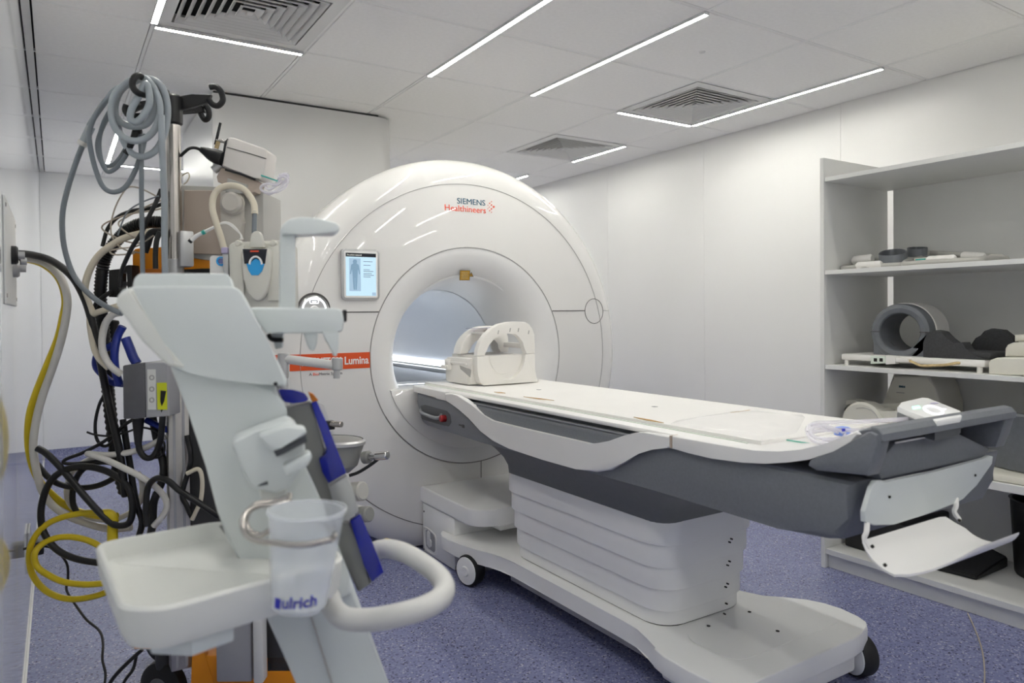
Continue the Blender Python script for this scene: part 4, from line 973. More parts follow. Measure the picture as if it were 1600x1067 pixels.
obj('plug_cable', tube(new(), [on_x(*s3([q])[0], X) for q, X in (((575, 648), 2.94), ((620, 668), 2.935), ((680, 692), 2.93), ((780, 692), 2.93), ((900, 686), 2.93), ((985, 672), 2.94), ((1030, 668), 2.96))], 0.0055, 8, 5), 'tan_strap', pg, 1.0)
# white cushions to the right of it
def s3y(q, X): return on_x(*s3([q])[0], X)
def cushion(pl, X, dep, label):
    tag(obj('foam_cushion', prism(new(), [s3y(q, X) for q in pl], (dep, 0, 0), 0.008, 3), 'coil_cream', None, 0.5), label, 'cushion', 'white cushions stacked on the middle shelf')
cushion([(1282, 772), (1280, 660), (1300, 640), (1350, 622), (1700, 620), (1760, 650), (1760, 790)], 2.93, 0.30, 'bottom cream cushion of the stack beside the knee coil')
cushion([(1425, 612), (1428, 540), (1450, 505), (1500, 485), (1750, 470), (1760, 615)], 2.99, 0.25, 'middle cream cushion of the stack beside the knee coil')
cushion([(1512, 478), (1512, 418), (1760, 400), (1760, 466)], 3.03, 0.20, 'topmost cream cushion of the stack beside the knee coil')
# --- lower shelf: beige box, folding coil, dark curved coil
def s4(l): return [(1240 + a / 8.0, 580 + b / 8.0) for a, b in l]
cb = obj('coil_cover', prism(new(), [on_x(*s4([q])[0], 3.165) for q in ((1100, 400), (1165, 270), (1235, 55), (1700, 60), (1760, 200), (1830, 400))] + [Vector((3.165, on_x(*s4([q])[0], 3.165).y, Z4 + 0.001)) for q in ((1840, 520), (1090, 520))], (0.20, 0, 0), 0.012, 3), 'coil_cream', None, 0.5)
tag(cb, 'tall tapered beige coil housing behind the table foot', 'coil')
for a, b, h, m in (((1315, 190), (1393, 200), 0.0040, 'brand_teal'), ((1285, 263), (1385, 270), 0.0018, 'print_grey')):
    p, q = on_x(*s4([a])[0], 3.164), on_x(*s4([b])[0], 3.164)
    if m == 'brand_teal':
        bm = text_bm('SIEMENS', 0.012, (0, 0, 0), (0, -1, 0), (0, 0, 1), 0.0004, bold=0.0005)
        y0 = max(v.co.y for v in bm.verts); y1 = min(v.co.y for v in bm.verts)
        for v in bm.verts: v.co = Vector((3.1642 + v.co.x, p.y + (v.co.y - y0) * (q.y - p.y) / (y1 - y0), p.z - 0.004 + v.co.z))
        obj('lettering', bm, m, cb, 0)
    else:
        obj('lettering', box(new(), (3.163, q.y, p.z - h), (3.1645, p.y, p.z + h)), m, cb, 0)
bc = thing('folding_coil', 'cream folding coil with round hinge lobes, behind the table foot', 'coil', (3.0, 1.75, Z4))
X4 = 2.96
def lobe(cx, cy, rx, dep, X, m, nm, hole=0.0):
    a = on_x(*s4([(cx, cy)])[0], X); b = on_x(*s4([(cx + rx, cy)])[0], X); r = (a - b).length
    pr = [(0, -0.004), (r * 0.9, -0.004), (r, 0.006), (r, dep), (0, dep)] if not hole else [(r * hole, 0.0), (r * 0.98, -0.003), (r, 0.004), (r, dep), (r * hole, dep)]
    return obj(nm, lathe(new(), pr, a, (1, 0, 0), 40, bool(hole)), m, bc, 0.5)
lobe(745, 640, 270, 0.06, X4 + 0.10, 'coil_cream', 'rear_lobe', 0.80)
lobe(760, 650, 215, 0.05, X4 + 0.09, 'black_plastic', 'hinge_drum')
lobe(850, 660, 265, 0.07, X4, 'coil_cream', 'front_lobe')
obj('lobe_line', tube(new(), [on_x(*s4([(850 + 215 * math.cos(a), 660 - 205 * math.sin(a))])[0], X4 - 0.005) for a in [0.05 + 1.85 * k / 20 for k in range(21)]], 0.0012, 5, 1), 'seam_soft', bc, 0.8)
obj('coil_bridge', prism(new(), [on_x(*s4([q])[0], X4 + 0.01) for q in ((1040, 470), (1110, 520), (1300, 495), (1480, 470), (1560, 520), (1600, 760), (900, 760))], (0.10, 0, 0), 0.006, 2), 'coil_cream', bc, 0.5)
obj('coil_tray', prism(new(), [on_x(*s4([q])[0], X4 + 0.14) for q in ((980, 415), (1440, 392), (1520, 420), (1560, 560), (1000, 560))], (0.05, 0, 0), 0.004, 2), 'coil_cream', bc, 0.5)
obj('coil_base', box(new(), (X4 + 0.005, 1.45, Z4 + 0.001), (X4 + 0.19, 1.88, Z4 + 0.15), 0.01), 'coil_cream', bc, 0.5)
def s5(l): return [(1420 + a / 5.333, 600 + b / 5.333) for a, b in l]
dk2 = thing('curved_coil', 'dark grey curved coil standing on a cream board, lower shelf', 'coil', (3.1, 1.2, Z4))
bm = new(); arcs = []
for k in range(21):
    a = -0.30 + 3.0 * k / 20
    arcs.append((3.13 - 0.13 * math.sin(a), 1.08 + 0.30 * math.cos(a)))
L_ = []
for x, y in arcs:
    d = Vector((x - 3.15, y - 1.08, 0)).normalized() * 0.012
    L_.append([bm.verts.new((x - d.x, y - d.y, Z4 + 0.030)), bm.verts.new((x + d.x, y + d.y, Z4 + 0.030)), bm.verts.new((x + d.x * 2.2, y + d.y * 2.2, Z4 + 0.215)), bm.verts.new((x + d.x * 2.2, y + d.y * 2.2, Z4 + 0.235)), bm.verts.new((x - d.x, y - d.y, Z4 + 0.235))])
for A, B in zip(L_[:-1], L_[1:]):
    for k in range(5): bm.faces.new([A[k], A[(k + 1) % 5], B[(k + 1) % 5], B[k]])
bm.faces.new(L_[0]); bm.faces.new(L_[-1][::-1])
obj('coil_wall', bm, 'coil_grey', dk2, 0.5)
obj('coil_rim', tube(new(), [(x, y, Z4 + 0.237) for x, y in arcs], 0.010, 6, 1), 'table_grey_light', dk2, 0.8)
cbd = tag(obj('cream_board', box(new(), (2.915, 0.6, Z4 + 0.0005), (3.38, 1.43, Z4 + 0.026), 0.008, 2), 'coil_cream', None, 0.5), 'cream positioning board under the dark curved coil', 'board')
# --- bottom shelf: black things
def s6(l): return [(1280 + a / 5.0, 820 + b / 5.0) for a, b in l]
wd_ = [on_z(*s6([q])[0], Z5 + 0.002) for q in ((880, 345), (1235, 435), (1475, 330), (1240, 230))]
bm = new()
lowv = [Vector((p.x, p.y, Z5 + 0.001)) for p in wd_]
hs_ = (0.025, 0.02, 0.045, 0.06)
A = [bm.verts.new(p) for p in lowv]; B = [bm.verts.new(p + Vector((0, 0, h))) for p, h in zip(lowv, hs_)]
bm.faces.new(A[::-1]); bm.faces.new(B)
for k in range(4): bm.faces.new([A[k], A[(k + 1) % 4], B[(k + 1) % 4], B[k]])
bmesh.ops.bevel(bm, geom=bm.edges[:], offset=0.006, segments=2, affect='EDGES')
tag(obj('wedge_cushion', bm, 'black_rubber', None, 0.5), 'flat black wedge cushion on the bottom shelf', 'cushion')
q = on_z(1606, 905, Z5)
tag(obj('waste_bin', lathe(new(), [(0, 0), (0.115, 0), (0.120, 0.01), (0.135, 0.30), (0.140, 0.305), (0.128, 0.305), (0.115, 0.03), (0, 0.03)], (q.x + 0.10, q.y - 0.04, Z5), (0, 0, 1), 40), 'black_plastic', None, 0.5), 'black round bin cut by the right edge, bottom shelf', 'bin')
tag(obj('storage_case', box(new(), (3.0, 1.66, Z5 + 0.001), (3.38, 1.93, Z5 + 0.16), 0.01), 'black_rubber', None, 0.5), 'black case in the left corner of the bottom shelf', 'case')
# thin cable on the floor by the shelf
tag(obj('floor_cable', tube(new(), [on_z(x, y, 0.003) for x, y in ((1512, 958), (1520, 975), (1530, 1000), (1537, 1030), (1538, 1070), (1530, 1110))], 0.0022, 6, 5), 'wire_tan', None, 1.0), 'thin tan cable lying on the floor by the shelf plinth', 'cable')

# ================================================================== gas outlet plate on the left wall
gp = thing('gas_outlet_plate', 'stainless gas outlet plate on the left wall with hoses plugged in', 'outlet', (XL, 2.25, 1.18))
obj('plate', box(new(), (XL + 0.0005, 2.0, 1.185), (XL + 0.004, 2.53, 1.435), 0.001, 1), 'vent_paint', gp, 0)
for y in (2.03, 2.5):
    for z in (1.205, 1.415):
        obj('screw', cyl(new(), (XL + 0.003, y, z), (XL + 0.006, y, z), 0.005, 10), 'steel', gp, 0.5)
for k, (y, z, m) in enumerate(((2.26, 1.315, 'black_plastic'), (2.42, 1.31, 'black_plastic'), (2.34, 1.285, 'silver_paint'))):
    so = obj('outlet_socket', lathe(new(), [(0, 0.016), (0.020, 0.016), (0.024, 0.012), (0.024, 0), (0, 0)], (XL + 0.003, y, z), (1, 0, 0), 24), m, gp, 0.5)
    obj('socket_ring', lathe(new(), [(0.004, 0.015), (0.010, 0.015), (0.010, 0.030), (0.004, 0.030)], (XL + 0.003, y, z), (1, 0, 0), 24, True), 'silver_paint', so, 0.5)
sk = thing('wall_socket', 'small grey cable socket low on the left wall', 'socket', (XL, 3.19, 0.22))
obj('socket_plate', box(new(), (XL + 0.0005, 3.12, 0.225), (XL + 0.008, 3.27, 0.375), 0.002, 1), 'silver_paint', sk, 0)
obj('socket_body', box(new(), (XL + 0.008, 3.165, 0.275), (XL + 0.05, 3.225, 0.325), 0.006), 'black_plastic', sk, 0.5)

# ================================================================== anaesthesia trolley
D0 = 2.02
cartloc = at(300, 700, D0); cartloc.z = 0
ct_ = thing('anaesthesia_trolley', 'crowded anaesthesia trolley with steel pole, orange shelf and many cables', 'trolley', cartloc)
pole_b = at(279, 900, D0); pole_t = at(270, 178, D0)
pb = Vector((pole_t.x, pole_t.y, 0.16))
obj('pole', cyl(new(), (pole_t.x, pole_t.y, 1.30), (pole_t.x, pole_t.y, pole_t.z + 0.02), 0.0205, 28), 'steel', ct_, 0.5)
obj('pole_sleeve', cyl(new(), (pole_t.x, pole_t.y, 1.18), (pole_t.x, pole_t.y, 1.315), 0.024, 24, bev=0.004), 'silver_paint', ct_, 0.5)
q = at(283, 388, D0 - 0.01)
obj('pole_clamp', box(new(), q + Vector((-0.006, -0.022, -0.052)), q + Vector((0.030, 0.022, 0.048)), 0.005), 'silver_paint', ct_, 0.5)
q = at(279, 800, D0 + 0.03)
col = obj('aluminium_column', box(new(), (q.x - 0.028, q.y - 0.026, 0.15), (q.x + 0.028, q.y + 0.026, 1.18), 0.004), 'aluminium', ct_, 0.5)
for dx in (-0.012, 0.012):
    obj('column_groove', box(new(), (q.x + dx - 0.0035, q.y - 0.0275, 0.16), (q.x + dx + 0.0035, q.y - 0.0255, 1.17)), 'cart_panel', col, 0)
# hook crown on top
crown = pole_t + Vector((0, 0, 0.012))
ck = obj('hook_crown', cyl(new(), crown - Vector((0, 0, 0.045)), crown + Vector((0, 0, 0.040)), 0.026, 20, bev=0.006), 'black_plastic', ct_, 0.5)
def hook_arm(pxs, hook):
    obj('crown_arm', prism(new(), [at(x, y, D0 + dd) for x, y, dd in pxs], FH * 0.014, 0.003, 2, True), 'black_plastic', ck, 0.5)
    obj('hook', tube(new(), [at(x, y, D0 + dd) for x, y, dd in hook], 0.0085, 8, 5), 'black_plastic', ck, 0.8)
hook_arm([(266, 152, 0), (266, 174, 0), (300, 167, 0), (327, 159, 0), (330, 147, 0), (300, 147, 0)], [(326, 155, .0), (332, 163, .0), (341, 165, .0), (348, 157, .0), (346, 145, .0), (338, 136, .0), (328, 136, .0)])
hook_arm([(272, 172, .06), (300, 168, .09), (318, 166, .12), (320, 176, .12), (300, 174, .09), (275, 178, .06)], [(312, 166, .12), (314, 178, .12), (320, 187, .12), (326, 183, .12), (326, 172, .12), (320, 163, .12)])
hook_arm([(262, 140, 0), (238, 124, -.02), (225, 140, -.05), (215, 150, -.06), (224, 152, -.05), (240, 146, -.02), (264, 165, 0)], [(240, 146, -.06), (226, 148, -.16), (214, 144, -.195), (207, 134, -.20), (209, 123, -.20), (216, 118, -.19), (222, 121, -.18)])
hook_arm([(262, 150, -.02), (216, 158, -.1), (214, 170, -.1), (262, 168, -.02)], [(220, 166, -.12), (208, 172, -.14), (202, 180, -.15), (196, 172, -.15), (198, 164, -.15)])
hook_arm([(208, 176, -.12), (222, 176, -.12), (218, 208, -.12), (208, 208, -.12)], [(212, 205, -.12), (208, 218, -.12), (200, 234, -.12), (196, 240, -.12)])
# monitor head and bracket
mo = obj('monitor_housing', vprism(new(), [(281, 291), (283, 289), (340, 292), (405, 297), (411, 300), (413, 420), (281, 400)], D0 + 0.06, 0.16, 0.008, 3), 'monitor_grey', ct_, 0.5)
obj('housing_face', vprism(new(), [(287, 297), (346, 297), (346, 398), (287, 396)], D0 + 0.052, 0.01, 0.002, 1), 'beige_warm', mo, 0.5)
br = obj('bracket_arm', vprism(new(), [(343, 298), (377, 300), (378, 330), (375, 345), (374, 400), (344, 398), (344, 325)], D0 + 0.025, 0.028, 0.006, 2), 'beige_shell', ct_, 0.5)
q = at(362, 317, D0 + 0.012)
obj('bracket_disc', lathe(new(), [(0, -0.012), (0.023, -0.012), (0.030, -0.006), (0.0305, 0.0), (0.034, 0.0), (0.034, 0.010)], q, FH, 32), 'beige_shell', br, 0.5)
# orange shelf
ob = obj('orange_shelf', vprism(new(), [(206, 393), (210, 388), (252, 386), (336, 389), (337, 419), (206, 432)], D0 + 0.07, 0.20, 0.006, 2), 'orange_paint', ct_, 0.5)
obj('shelf_skirt', vprism(new(), [(203, 420), (260, 419), (260, 440), (203, 440)], D0 + 0.065, 0.18, 0.004, 2), 'orange_deep', ct_, 0.5)
obj('black_rack', vprism(new(), [(280, 419), (345, 419), (345, 470), (280, 470)], D0 + 0.07, 0.16, 0.004, 2), 'black_plastic', ct_, 0.5)
obj('black_handle', tube(new(), [at(x, y, D0 - 0.03) for x, y in ((255, 362), (240, 363), (234, 368), (230, 380), (225, 394))], 0.0115, 8, 5), 'black_plastic', ct_, 0.8)
# sensor modules beside it
md = obj('module_rack', vprism(new(), [(356, 384), (362, 378), (440, 375), (448, 382), (450, 495), (372, 480), (358, 440)], D0 - 0.16, 0.10, 0.008, 3), 'module_cream', ct_, 0.5)
for x in (372, 427):
    q = at(x, 380, D0 - 0.165); obj('rack_knob', lathe(new(), [(0, -0.006), (0.007, -0.006), (0.009, 0.0), (0.009, 0.01)], q, FH, 16), 'module_cream', md, 0.5)
    obj('rack_rib', vprism(new(), [(x - 9, 383), (x + 9, 383), (x + 9, 470), (x - 9, 470)], D0 - 0.168, 0.012, 0.003, 2), 'module_cream', md, 0.5)
sp_ = [(378, 388), (420, 388), (423, 400), (422, 430), (417, 455), (409, 468), (402, 471), (394, 468), (386, 458), (379, 435), (376, 400)]
sm = obj('sensor_module', vprism(new(), sp_, D0 - 0.182, 0.022, 0.006, 3), 'module_cream', md, 0.5)
obj('module_label', vprism(new(), [(379, 389), (417, 389), (414, 412), (382, 412)], D0 - 0.1835, 0.002, 0), 'screen_dark', md, 0)
obj('module_label', vprism(new(), [(385, 412), (391, 411), (396, 406), (400, 404), (406, 407), (409, 412), (413, 412), (409, 424), (403, 430), (393, 430), (388, 422)], D0 - 0.1845, 0.002, 0), 'cyan_label', md, 0)
obj('label_arc', tube(new(), [at(390 + 9.5 - 9.5 * math.cos(a), 413 - 12 * math.sin(a), D0 - 0.186) for a in [PI * k / 12 for k in range(13)]], 0.0026, 6, 1), 'print_white', md, 0.8)
obj('label_mark', vprism(new(), [(391, 391.5), (404, 391.5), (404, 393.5), (391, 393.5)], D0 - 0.1845, 0.001, 0), 'brand_orange', md, 0)
obj('module_neck', vprism(new(), [(388, 387), (392, 366), (396, 361), (404, 361), (408, 366), (413, 387)], D0 - 0.176, 0.016, 0.004, 2), 'module_cream', md, 0.5)
obj('blue_dot_module', vprism(new(), [(327, 402), (330, 399), (352, 400), (357, 404), (357, 428), (327, 428)], D0 - 0.13, 0.06, 0.005, 2), 'coil_white', md, 0.5)
q = at(345, 408, D0 - 0.1335)
obj('blue_badge', lathe(new(), [(0.008, 0), (0.0125, 0), (0.0125, 0.003), (0.008, 0.003)], q, FH, 24, True), 'cyan_label', md, 0)
for k in range(3): obj('badge_line', vprism(new(), [(341, 405 + 2.4 * k), (349, 405 + 2.4 * k), (349, 406 + 2.4 * k), (341, 406 + 2.4 * k)], D0 - 0.134, 0.001, 0), 'logo_blue', md, 0)
obj('lilac_plug', vprism(new(), [(345, 386), (355, 386), (355, 396), (345, 396)], D0 - 0.15, 0.02, 0.003), 'lilac', md, 0.5)
obj('grey_plug', vprism(new(), [(347, 396), (357, 396), (357, 430), (349, 430)], D0 - 0.145, 0.02, 0.003), 'silver_paint', md, 0.5)
# grey supply box
gb = obj('supply_box', prism(new(), [at(x, y, D0 - 0.06) for x, y in ((191, 571), (226, 566), (227, 653), (192, 655))], FH * 0.10 + RT * 0.02, 0.004, 2, True), 'grey_box', ct_, 0.5)
obj('box_flank', prism(new(), [at(x, y, D0 - 0.06) for x, y in ((226, 566), (262, 566), (264, 650), (228, 653))], FH * 0.10, 0.002, 1, True), 'cart_panel', ct_, 0.5)
lbm = obj('box_label', vprism(new(), [(230, 577), (243, 577), (244, 640), (231, 640)], D0 - 0.0625, 0.002, 0), 'paper_label', gb, 0)
for y in (590, 608, 625):
    q = at(237, y, D0 - 0.0635); obj('label_stamp', lathe(new(), [(0.004, 0), (0.0075, 0), (0.0075, 0.001), (0.004, 0.001)], q, FH, 16, True), 'print_grey', gb, 0)
obj('yellow_sticker', vprism(new(), [(245, 598), (260, 598), (261, 640), (246, 640)], D0 - 0.0625, 0.002, 0), 'yellow_label', gb, 0)
obj('black_rack', prism(new(), [at(x, y, D0 + 0.02) for x, y in ((170, 422), (188, 420), (200, 414), (206, 414), (206, 465), (200, 465), (198, 425), (186, 427), (186, 440), (198, 440), (198, 446), (186, 446), (186, 458), (198, 458), (198, 464), (170, 464))], FH * 0.04, 0.0), 'black_plastic', ct_, 0.5)
obj('cable_gland', cyl(new(), at(216, 654, D0 - 0.02), at(216, 694, D0 - 0.02), 0.016, 14, 0.009), 'black_rubber', ct_, 0.5)
# lower cabinet, base and casters
bq = at(350, 900, D0 + 0.12)
R3 = Vector((RT.x, RT.y, 0)).normalized()
def cab(x0, x1, z0, z1, d, t, m, nm, bev=0.006):
    a = at(x0, 503, d); b = at(x1, 503, d)
    return obj(nm, prism(new(), [Vector((a.x, a.y, z0)), Vector((b.x, b.y, z0)), Vector((b.x, b.y, z1)), Vector((a.x, a.y, z1))], FH * t, bev, 2, True), m, ct_, 0.5)
cab(292, 392, 0.36, 0.98, D0 + 0.02, 0.26, 'cart_dark', 'cabinet_body')
cab(330, 386, 0.14, 0.40, D0 - 0.05, 0.05, 'cart_panel', 'front_panel')
cab(388, 404, 0.14, 0.44, D0 - 0.06, 0.04, 'vent_paint', 'front_post')
cab(408, 450, 0.14, 0.40, D0 + 0.0, 0.05, 'cart_dark', 'front_panel')
cab(200, 270, 0.195, 0.255, D0 + 0.03, 0.30, 'orange_paint', 'base_frame')
cab(296, 460, 0.10, 0.19, D0 + 0.0, 0.34, 'orange_paint', 'base_frame')
obj('base_brace', prism(new(), [at(x, y, D0 + 0.01) for x, y in ((300, 1015), (318, 1015), (332, 1060), (332, 1110), (296, 1110))], FH * 0.02, 0.003, 2, True), 'orange_paint', ct_, 0.5)
for px, dd in ((248, 0.06), (440, 0.05), (250, 0.36), (440, 0.34)):
    a = at(px, 503, D0 + dd); cpos = Vector((a.x, a.y, 0.075))
    w_ = obj('caster_wheel', lathe(new(), [(0, -0.022), (0.055, -0.022), (0.072, -0.014), (0.075, 0), (0.072, 0.014), (0.055, 0.022), (0, 0.022)], cpos, Vector((0.75, 0.65, 0)), 32), 'black_rubber', ct_, 0.5)
    obj('caster_hub', lathe(new(), [(0, -0.026), (0.03, -0.026), (0.034, -0.020), (0, 0.0)], cpos, Vector((0.75, 0.65, 0)), 24), 'grey_box', w_, 0.5)
    obj('caster_fork', cyl(new(), cpos + Vector((0, 0, 0.02)), Vector((a.x, a.y, 0.20)), 0.022, 14), 'cart_dark', ct_, 0.5)
# side arm with hanging joint, absorber bowl and knobs on the far side of the trolley
obj('arm_socket', cyl(new(), at(443, 590, D0 - 0.05), at(443, 552, D0 - 0.05), 0.016, 18, bev=0.002), 'silver_paint', ct_, 0.5)
obj('swing_arm', cyl(new(), at(446, 561, D0 - 0.05), at(528, 571, D0 - 0.10), 0.0125, 18), 'vent_paint', ct_, 0.6)
obj('arm_joint', cyl(new(), at(527, 578, D0 - 0.10), at(527, 559, D0 - 0.10), 0.0145, 18, bev=0.002), 'silver_paint', ct_, 0.5)
obj('arm_tip', cyl(new(), at(526, 591, D0 - 0.10), at(526.5, 576, D0 - 0.10), 0.0085, 16), 'silver_paint', ct_, 0.5)
obj('arm_post', cyl(new(), at(446, 640, D0 - 0.05), at(444, 588, D0 - 0.05), 0.012, 16), 'silver_paint', ct_, 0.5)
q = at(524, 690, D0 + 0.05)
bw = obj('absorber_bowl', lathe(new(), [(0, -0.088), (0.045, -0.086), (0.066, -0.066), (0.080, -0.012), (0.083, 0.0), (0.076, 0.008), (0, 0.012)], q, (0.05, 0, 1), 40), 'injector_panel', ct_, 0.5)
obj('bowl_rim', lathe(new(), [(0.082, -0.006), (0.086, -0.004), (0.086, 0.004), (0.079, 0.009)], q, (0.05, 0, 1), 40), 'silver_paint', bw, 0.5)
obj('bowl_knob', cyl(new(), at(568, 715, D0 + 0.03), at(578, 714, D0 + 0.02), 0.018, 16, bev=0.003), 'injector_panel', ct_, 0.5)
obj('chrome_port', cyl(new(), at(576, 714, D0 + 0.02), at(590, 713, D0 + 0.0), 0.010, 16), 'chrome', ct_, 0.5)
obj('chrome_port', cyl(new(), at(588, 713, D0 + 0.0), at(606, 711, D0 - 0.02), 0.012, 16, bev=0.002), 'chrome', ct_, 0.5)
obj('black_lever', tube(new(), [at(x, y, D0) for x, y in ((546, 743), (560, 738), (578, 727), (590, 718))], 0.005, 6, 4), 'black_plastic', ct_, 0.8)
obj('small_port', cyl(new(), at(512, 662, D0), at(534, 663, D0 - 0.02), 0.0085, 14, bev=0.001), 'steel', ct_, 0.5)
obj('small_port', box(new(), at(515, 664, D0) - Vector((.012, .012, .012)), at(515, 664, D0) + Vector((.012, .012, .012)), 0.002), 'black_plastic', ct_, 0.5)
obj('side_knob', cyl(new(), at(548, 769, D0), at(568, 767, D0 - 0.02), 0.027, 24, bev=0.004), 'monitor_grey', ct_, 0.5)
obj('side_knob', cyl(new(), at(562, 804, D0 - 0.02), at(578, 803, D0 - 0.04), 0.022, 24, bev=0.004), 'injector_panel', ct_, 0.5)
obj('knob_stem', cyl(new(), at(545, 800, D0 + 0.02), at(566, 804, D0 - 0.02), 0.024, 20), 'print_white', ct_, 0.5)
obj('rear_block', vprism(new(), [(430, 620), (490, 640), (510, 700), (535, 800), (535, 860), (440, 860)], D0 + 0.03, 0.12, 0.01, 2), 'cart_panel', ct_, 0.5)

# ------------------------------------------------------------------ small camera on the trolley monitor
cm = thing('ip_camera', 'small boxy white camera with black antenna perched on the trolley monitor', 'camera', at(370, 300, D0 + 0.02))
cs = obj('camera_body', prism(new(), vp([(354, 219), (358, 214), (366, 215), (414, 232), (418, 236), (412, 276), (407, 281), (398, 278), (346, 260)], D0 + 0.0), FH * 0.085, 0.006, 3, True), 'camera_shell', cm, 0.5)
obj('body_seam', tube(new(), [at(354.5, 230, D0 - 0.001), at(384, 238, D0 - 0.001), at(416, 248, D0 - 0.001)], 0.0012, 5, 1), 'seam', cs, 0)
obj('camera_back', prism(new(), vp([(350, 222), (355, 216), (347, 261), (344, 257)], D0 + 0.004), FH * 0.08, 0.002, 1), 'black_plastic', cm, 0.5)
obj('mount_wedge', prism(new(), vp([(345, 262), (353, 262), (398, 280), (403, 284), (398, 300), (388, 302), (340, 284), (338, 276)], D0 + 0.015), FH * 0.06, 0.003, 2), 'beige_warm', cm, 0.5)
obj('mount_block', prism(new(), vp([(355, 278), (386, 288), (384, 302), (352, 300)], D0 + 0.005), FH * 0.05, 0.003, 2), 'monitor_grey', cm, 0.5)
obj('wedge_trim', tube(new(), [at(352, 265, D0 + 0.004), at(376, 272, D0 + 0.004), at(399, 281, D0 + 0.004)], 0.003, 6, 1), 'black_plastic', cm, 0)
obj('antenna', cyl(new(), at(336.5, 226, D0 + 0.02), at(344.5, 192, D0 + 0.02), 0.0042, 10, 0.0036), 'black_plastic', cm, 0.5)
obj('antenna_base', cyl(new(), at(338, 232, D0 + 0.02), at(341, 222, D0 + 0.02), 0.006, 10), 'tan_strap', cm, 0.5)
obj('antenna_nut', cyl(new(), at(338, 219, D0 + 0.02), at(352, 222, D0 + 0.02), 0.0045, 10), 'steel', cm, 0.5)
obj('power_plug', tube(new(), [at(313, 233, D0 + 0.01), at(322, 237, D0 + 0.01), at(333, 243, D0 + 0.01), at(348, 248, D0 + 0.01)], lambda t: 0.007 + 0.014 * min(1, t * 1.3), 10, 4), 'black_rubber', cm, 0.8)
obj('lens_cap', cyl(new(), at(334, 266, D0 + 0.02), at(345, 257, D0 + 0.02), 0.012, 14), 'silver_paint', cm, 0.5)
pk = thing('tubing_packet', 'small clear tubing packet with teal tie hanging beside the white camera', 'tubing', at(425, 300, D0))
obj('teal_tie', cyl(new(), at(408, 274, D0), at(434, 283, D0), 0.0022, 8), 'teal', pk, 0)
for k, l in enumerate(([(434, 278), (444, 276), (450, 282), (447, 290), (440, 296), (430, 300), (416, 301), (408, 296), (410, 290), (420, 287), (432, 289), (440, 284)], [(412, 288), (420, 296), (430, 290), (436, 280), (446, 272), (450, 276), (442, 288), (434, 296), (422, 303), (414, 300)], [(436, 274), (446, 272), (450, 278), (442, 284), (434, 280)])):
    obj('clear_coil', tube(new(), [at(x, y, D0 + 0.004 * k) for x, y in l], 0.0042, 8, 5), 'clear_tube', pk, 1.0)

# ------------------------------------------------------------------ hoses and cables
def cable(name, label, pts, r, m, sub=7, group='hoses and cables of the trolley', ribs=0.0, cat_='cable', n=9):
    o = obj(name, tube(new(), [at(x, y, d) for x, y, d in pts], r, n, sub, ribs=ribs), m, None, 1.2)
    return tag(o, label, cat_, group)
D = D0
cable('gas_hose', 'black gas hose arching from the wall plate down beside the trolley', [(21, 397, 2.16), (30, 396, 2.10), (50, 398, 2.06), (75, 405, 2.04), (97, 418, 2.02), (115, 435, 2.0), (128, 457, 2.0), (139, 485, 2.0), (150, 530, 2.0), (158, 570, 2.0), (166, 610, 2.02), (176, 655, 2.02), (186, 700, 2.02), (192, 740, 2.02), (196, 775, 2.03)], 0.0105, 'hose_black', cat_='hose')
cable('gas_hose', 'white gas hose arching from the wall plate, sagging towards the floor', [(26, 402, 2.14), (45, 404, 2.10), (65, 409, 2.07), (85, 422, 2.05), (98, 440, 2.04), (105, 465, 2.03), (104, 490, 2.03), (96, 530, 2.03), (82, 575, 2.03), (66, 620, 2.03), (56, 660, 2.03), (52, 700, 2.03), (58, 740, 2.04), (70, 775, 2.06), (95, 800, 2.08), (130, 816, 2.1), (170, 826, 2.1), (205, 824, 2.1)], 0.0105, 'hose_white', cat_='hose')
cable('gas_hose', 'yellow gas hose beside the white one, curving down to the floor coil', [(26, 405, 2.16), (45, 406, 2.12), (65, 412, 2.09), (85, 426, 2.07), (97, 445, 2.06), (102, 470, 2.05), (99, 492, 2.05), (90, 530, 2.05), (74, 570, 2.05), (56, 615, 2.05), (46, 650, 2.05), (44, 690, 2.05), (50, 725, 2.05), (62, 752, 2.06), (78, 770, 2.08), (100, 788, 2.1), (125, 800, 2.1), (155, 806, 2.08), (182, 806, 2.06)], 0.010, 'hose_yellow', cat_='hose')
cable('gas_hose', 'yellow hose coil hanging low beside the left wall', [(178, 832, 2.05), (176, 815, 2.05), (168, 803, 2.05), (140, 801, 2.05), (105, 806, 2.04), (75, 818, 2.03), (55, 838, 2.02), (46, 862, 2.02), (48, 890, 2.02), (60, 912, 2.02), (80, 928, 2.02), (110, 936, 2.02), (145, 932, 2.02), (175, 920, 2.02), (190, 900, 2.03), (175, 870, 2.05), (150, 850, 2.05), (120, 840, 2.04), (90, 840, 2.03), (66, 850, 2.02), (54, 866, 2.0), (58, 885, 2.0), (75, 898, 2.0), (100, 909, 2.0), (135, 913, 2.0), (170, 910, 2.0), (200, 905, 2.0)], 0.0085, 'hose_yellow', cat_='hose')
q = at(178, 812, 2.05)
cable('gas_hose', 'short yellow elbow hose end behind the tray rim', [(160, 803, 2.03), (172, 804, 2.03), (177, 812, 2.03), (176, 826, 2.03), (176, 845, 2.03)], 0.014, 'hose_yellow', cat_='hose')
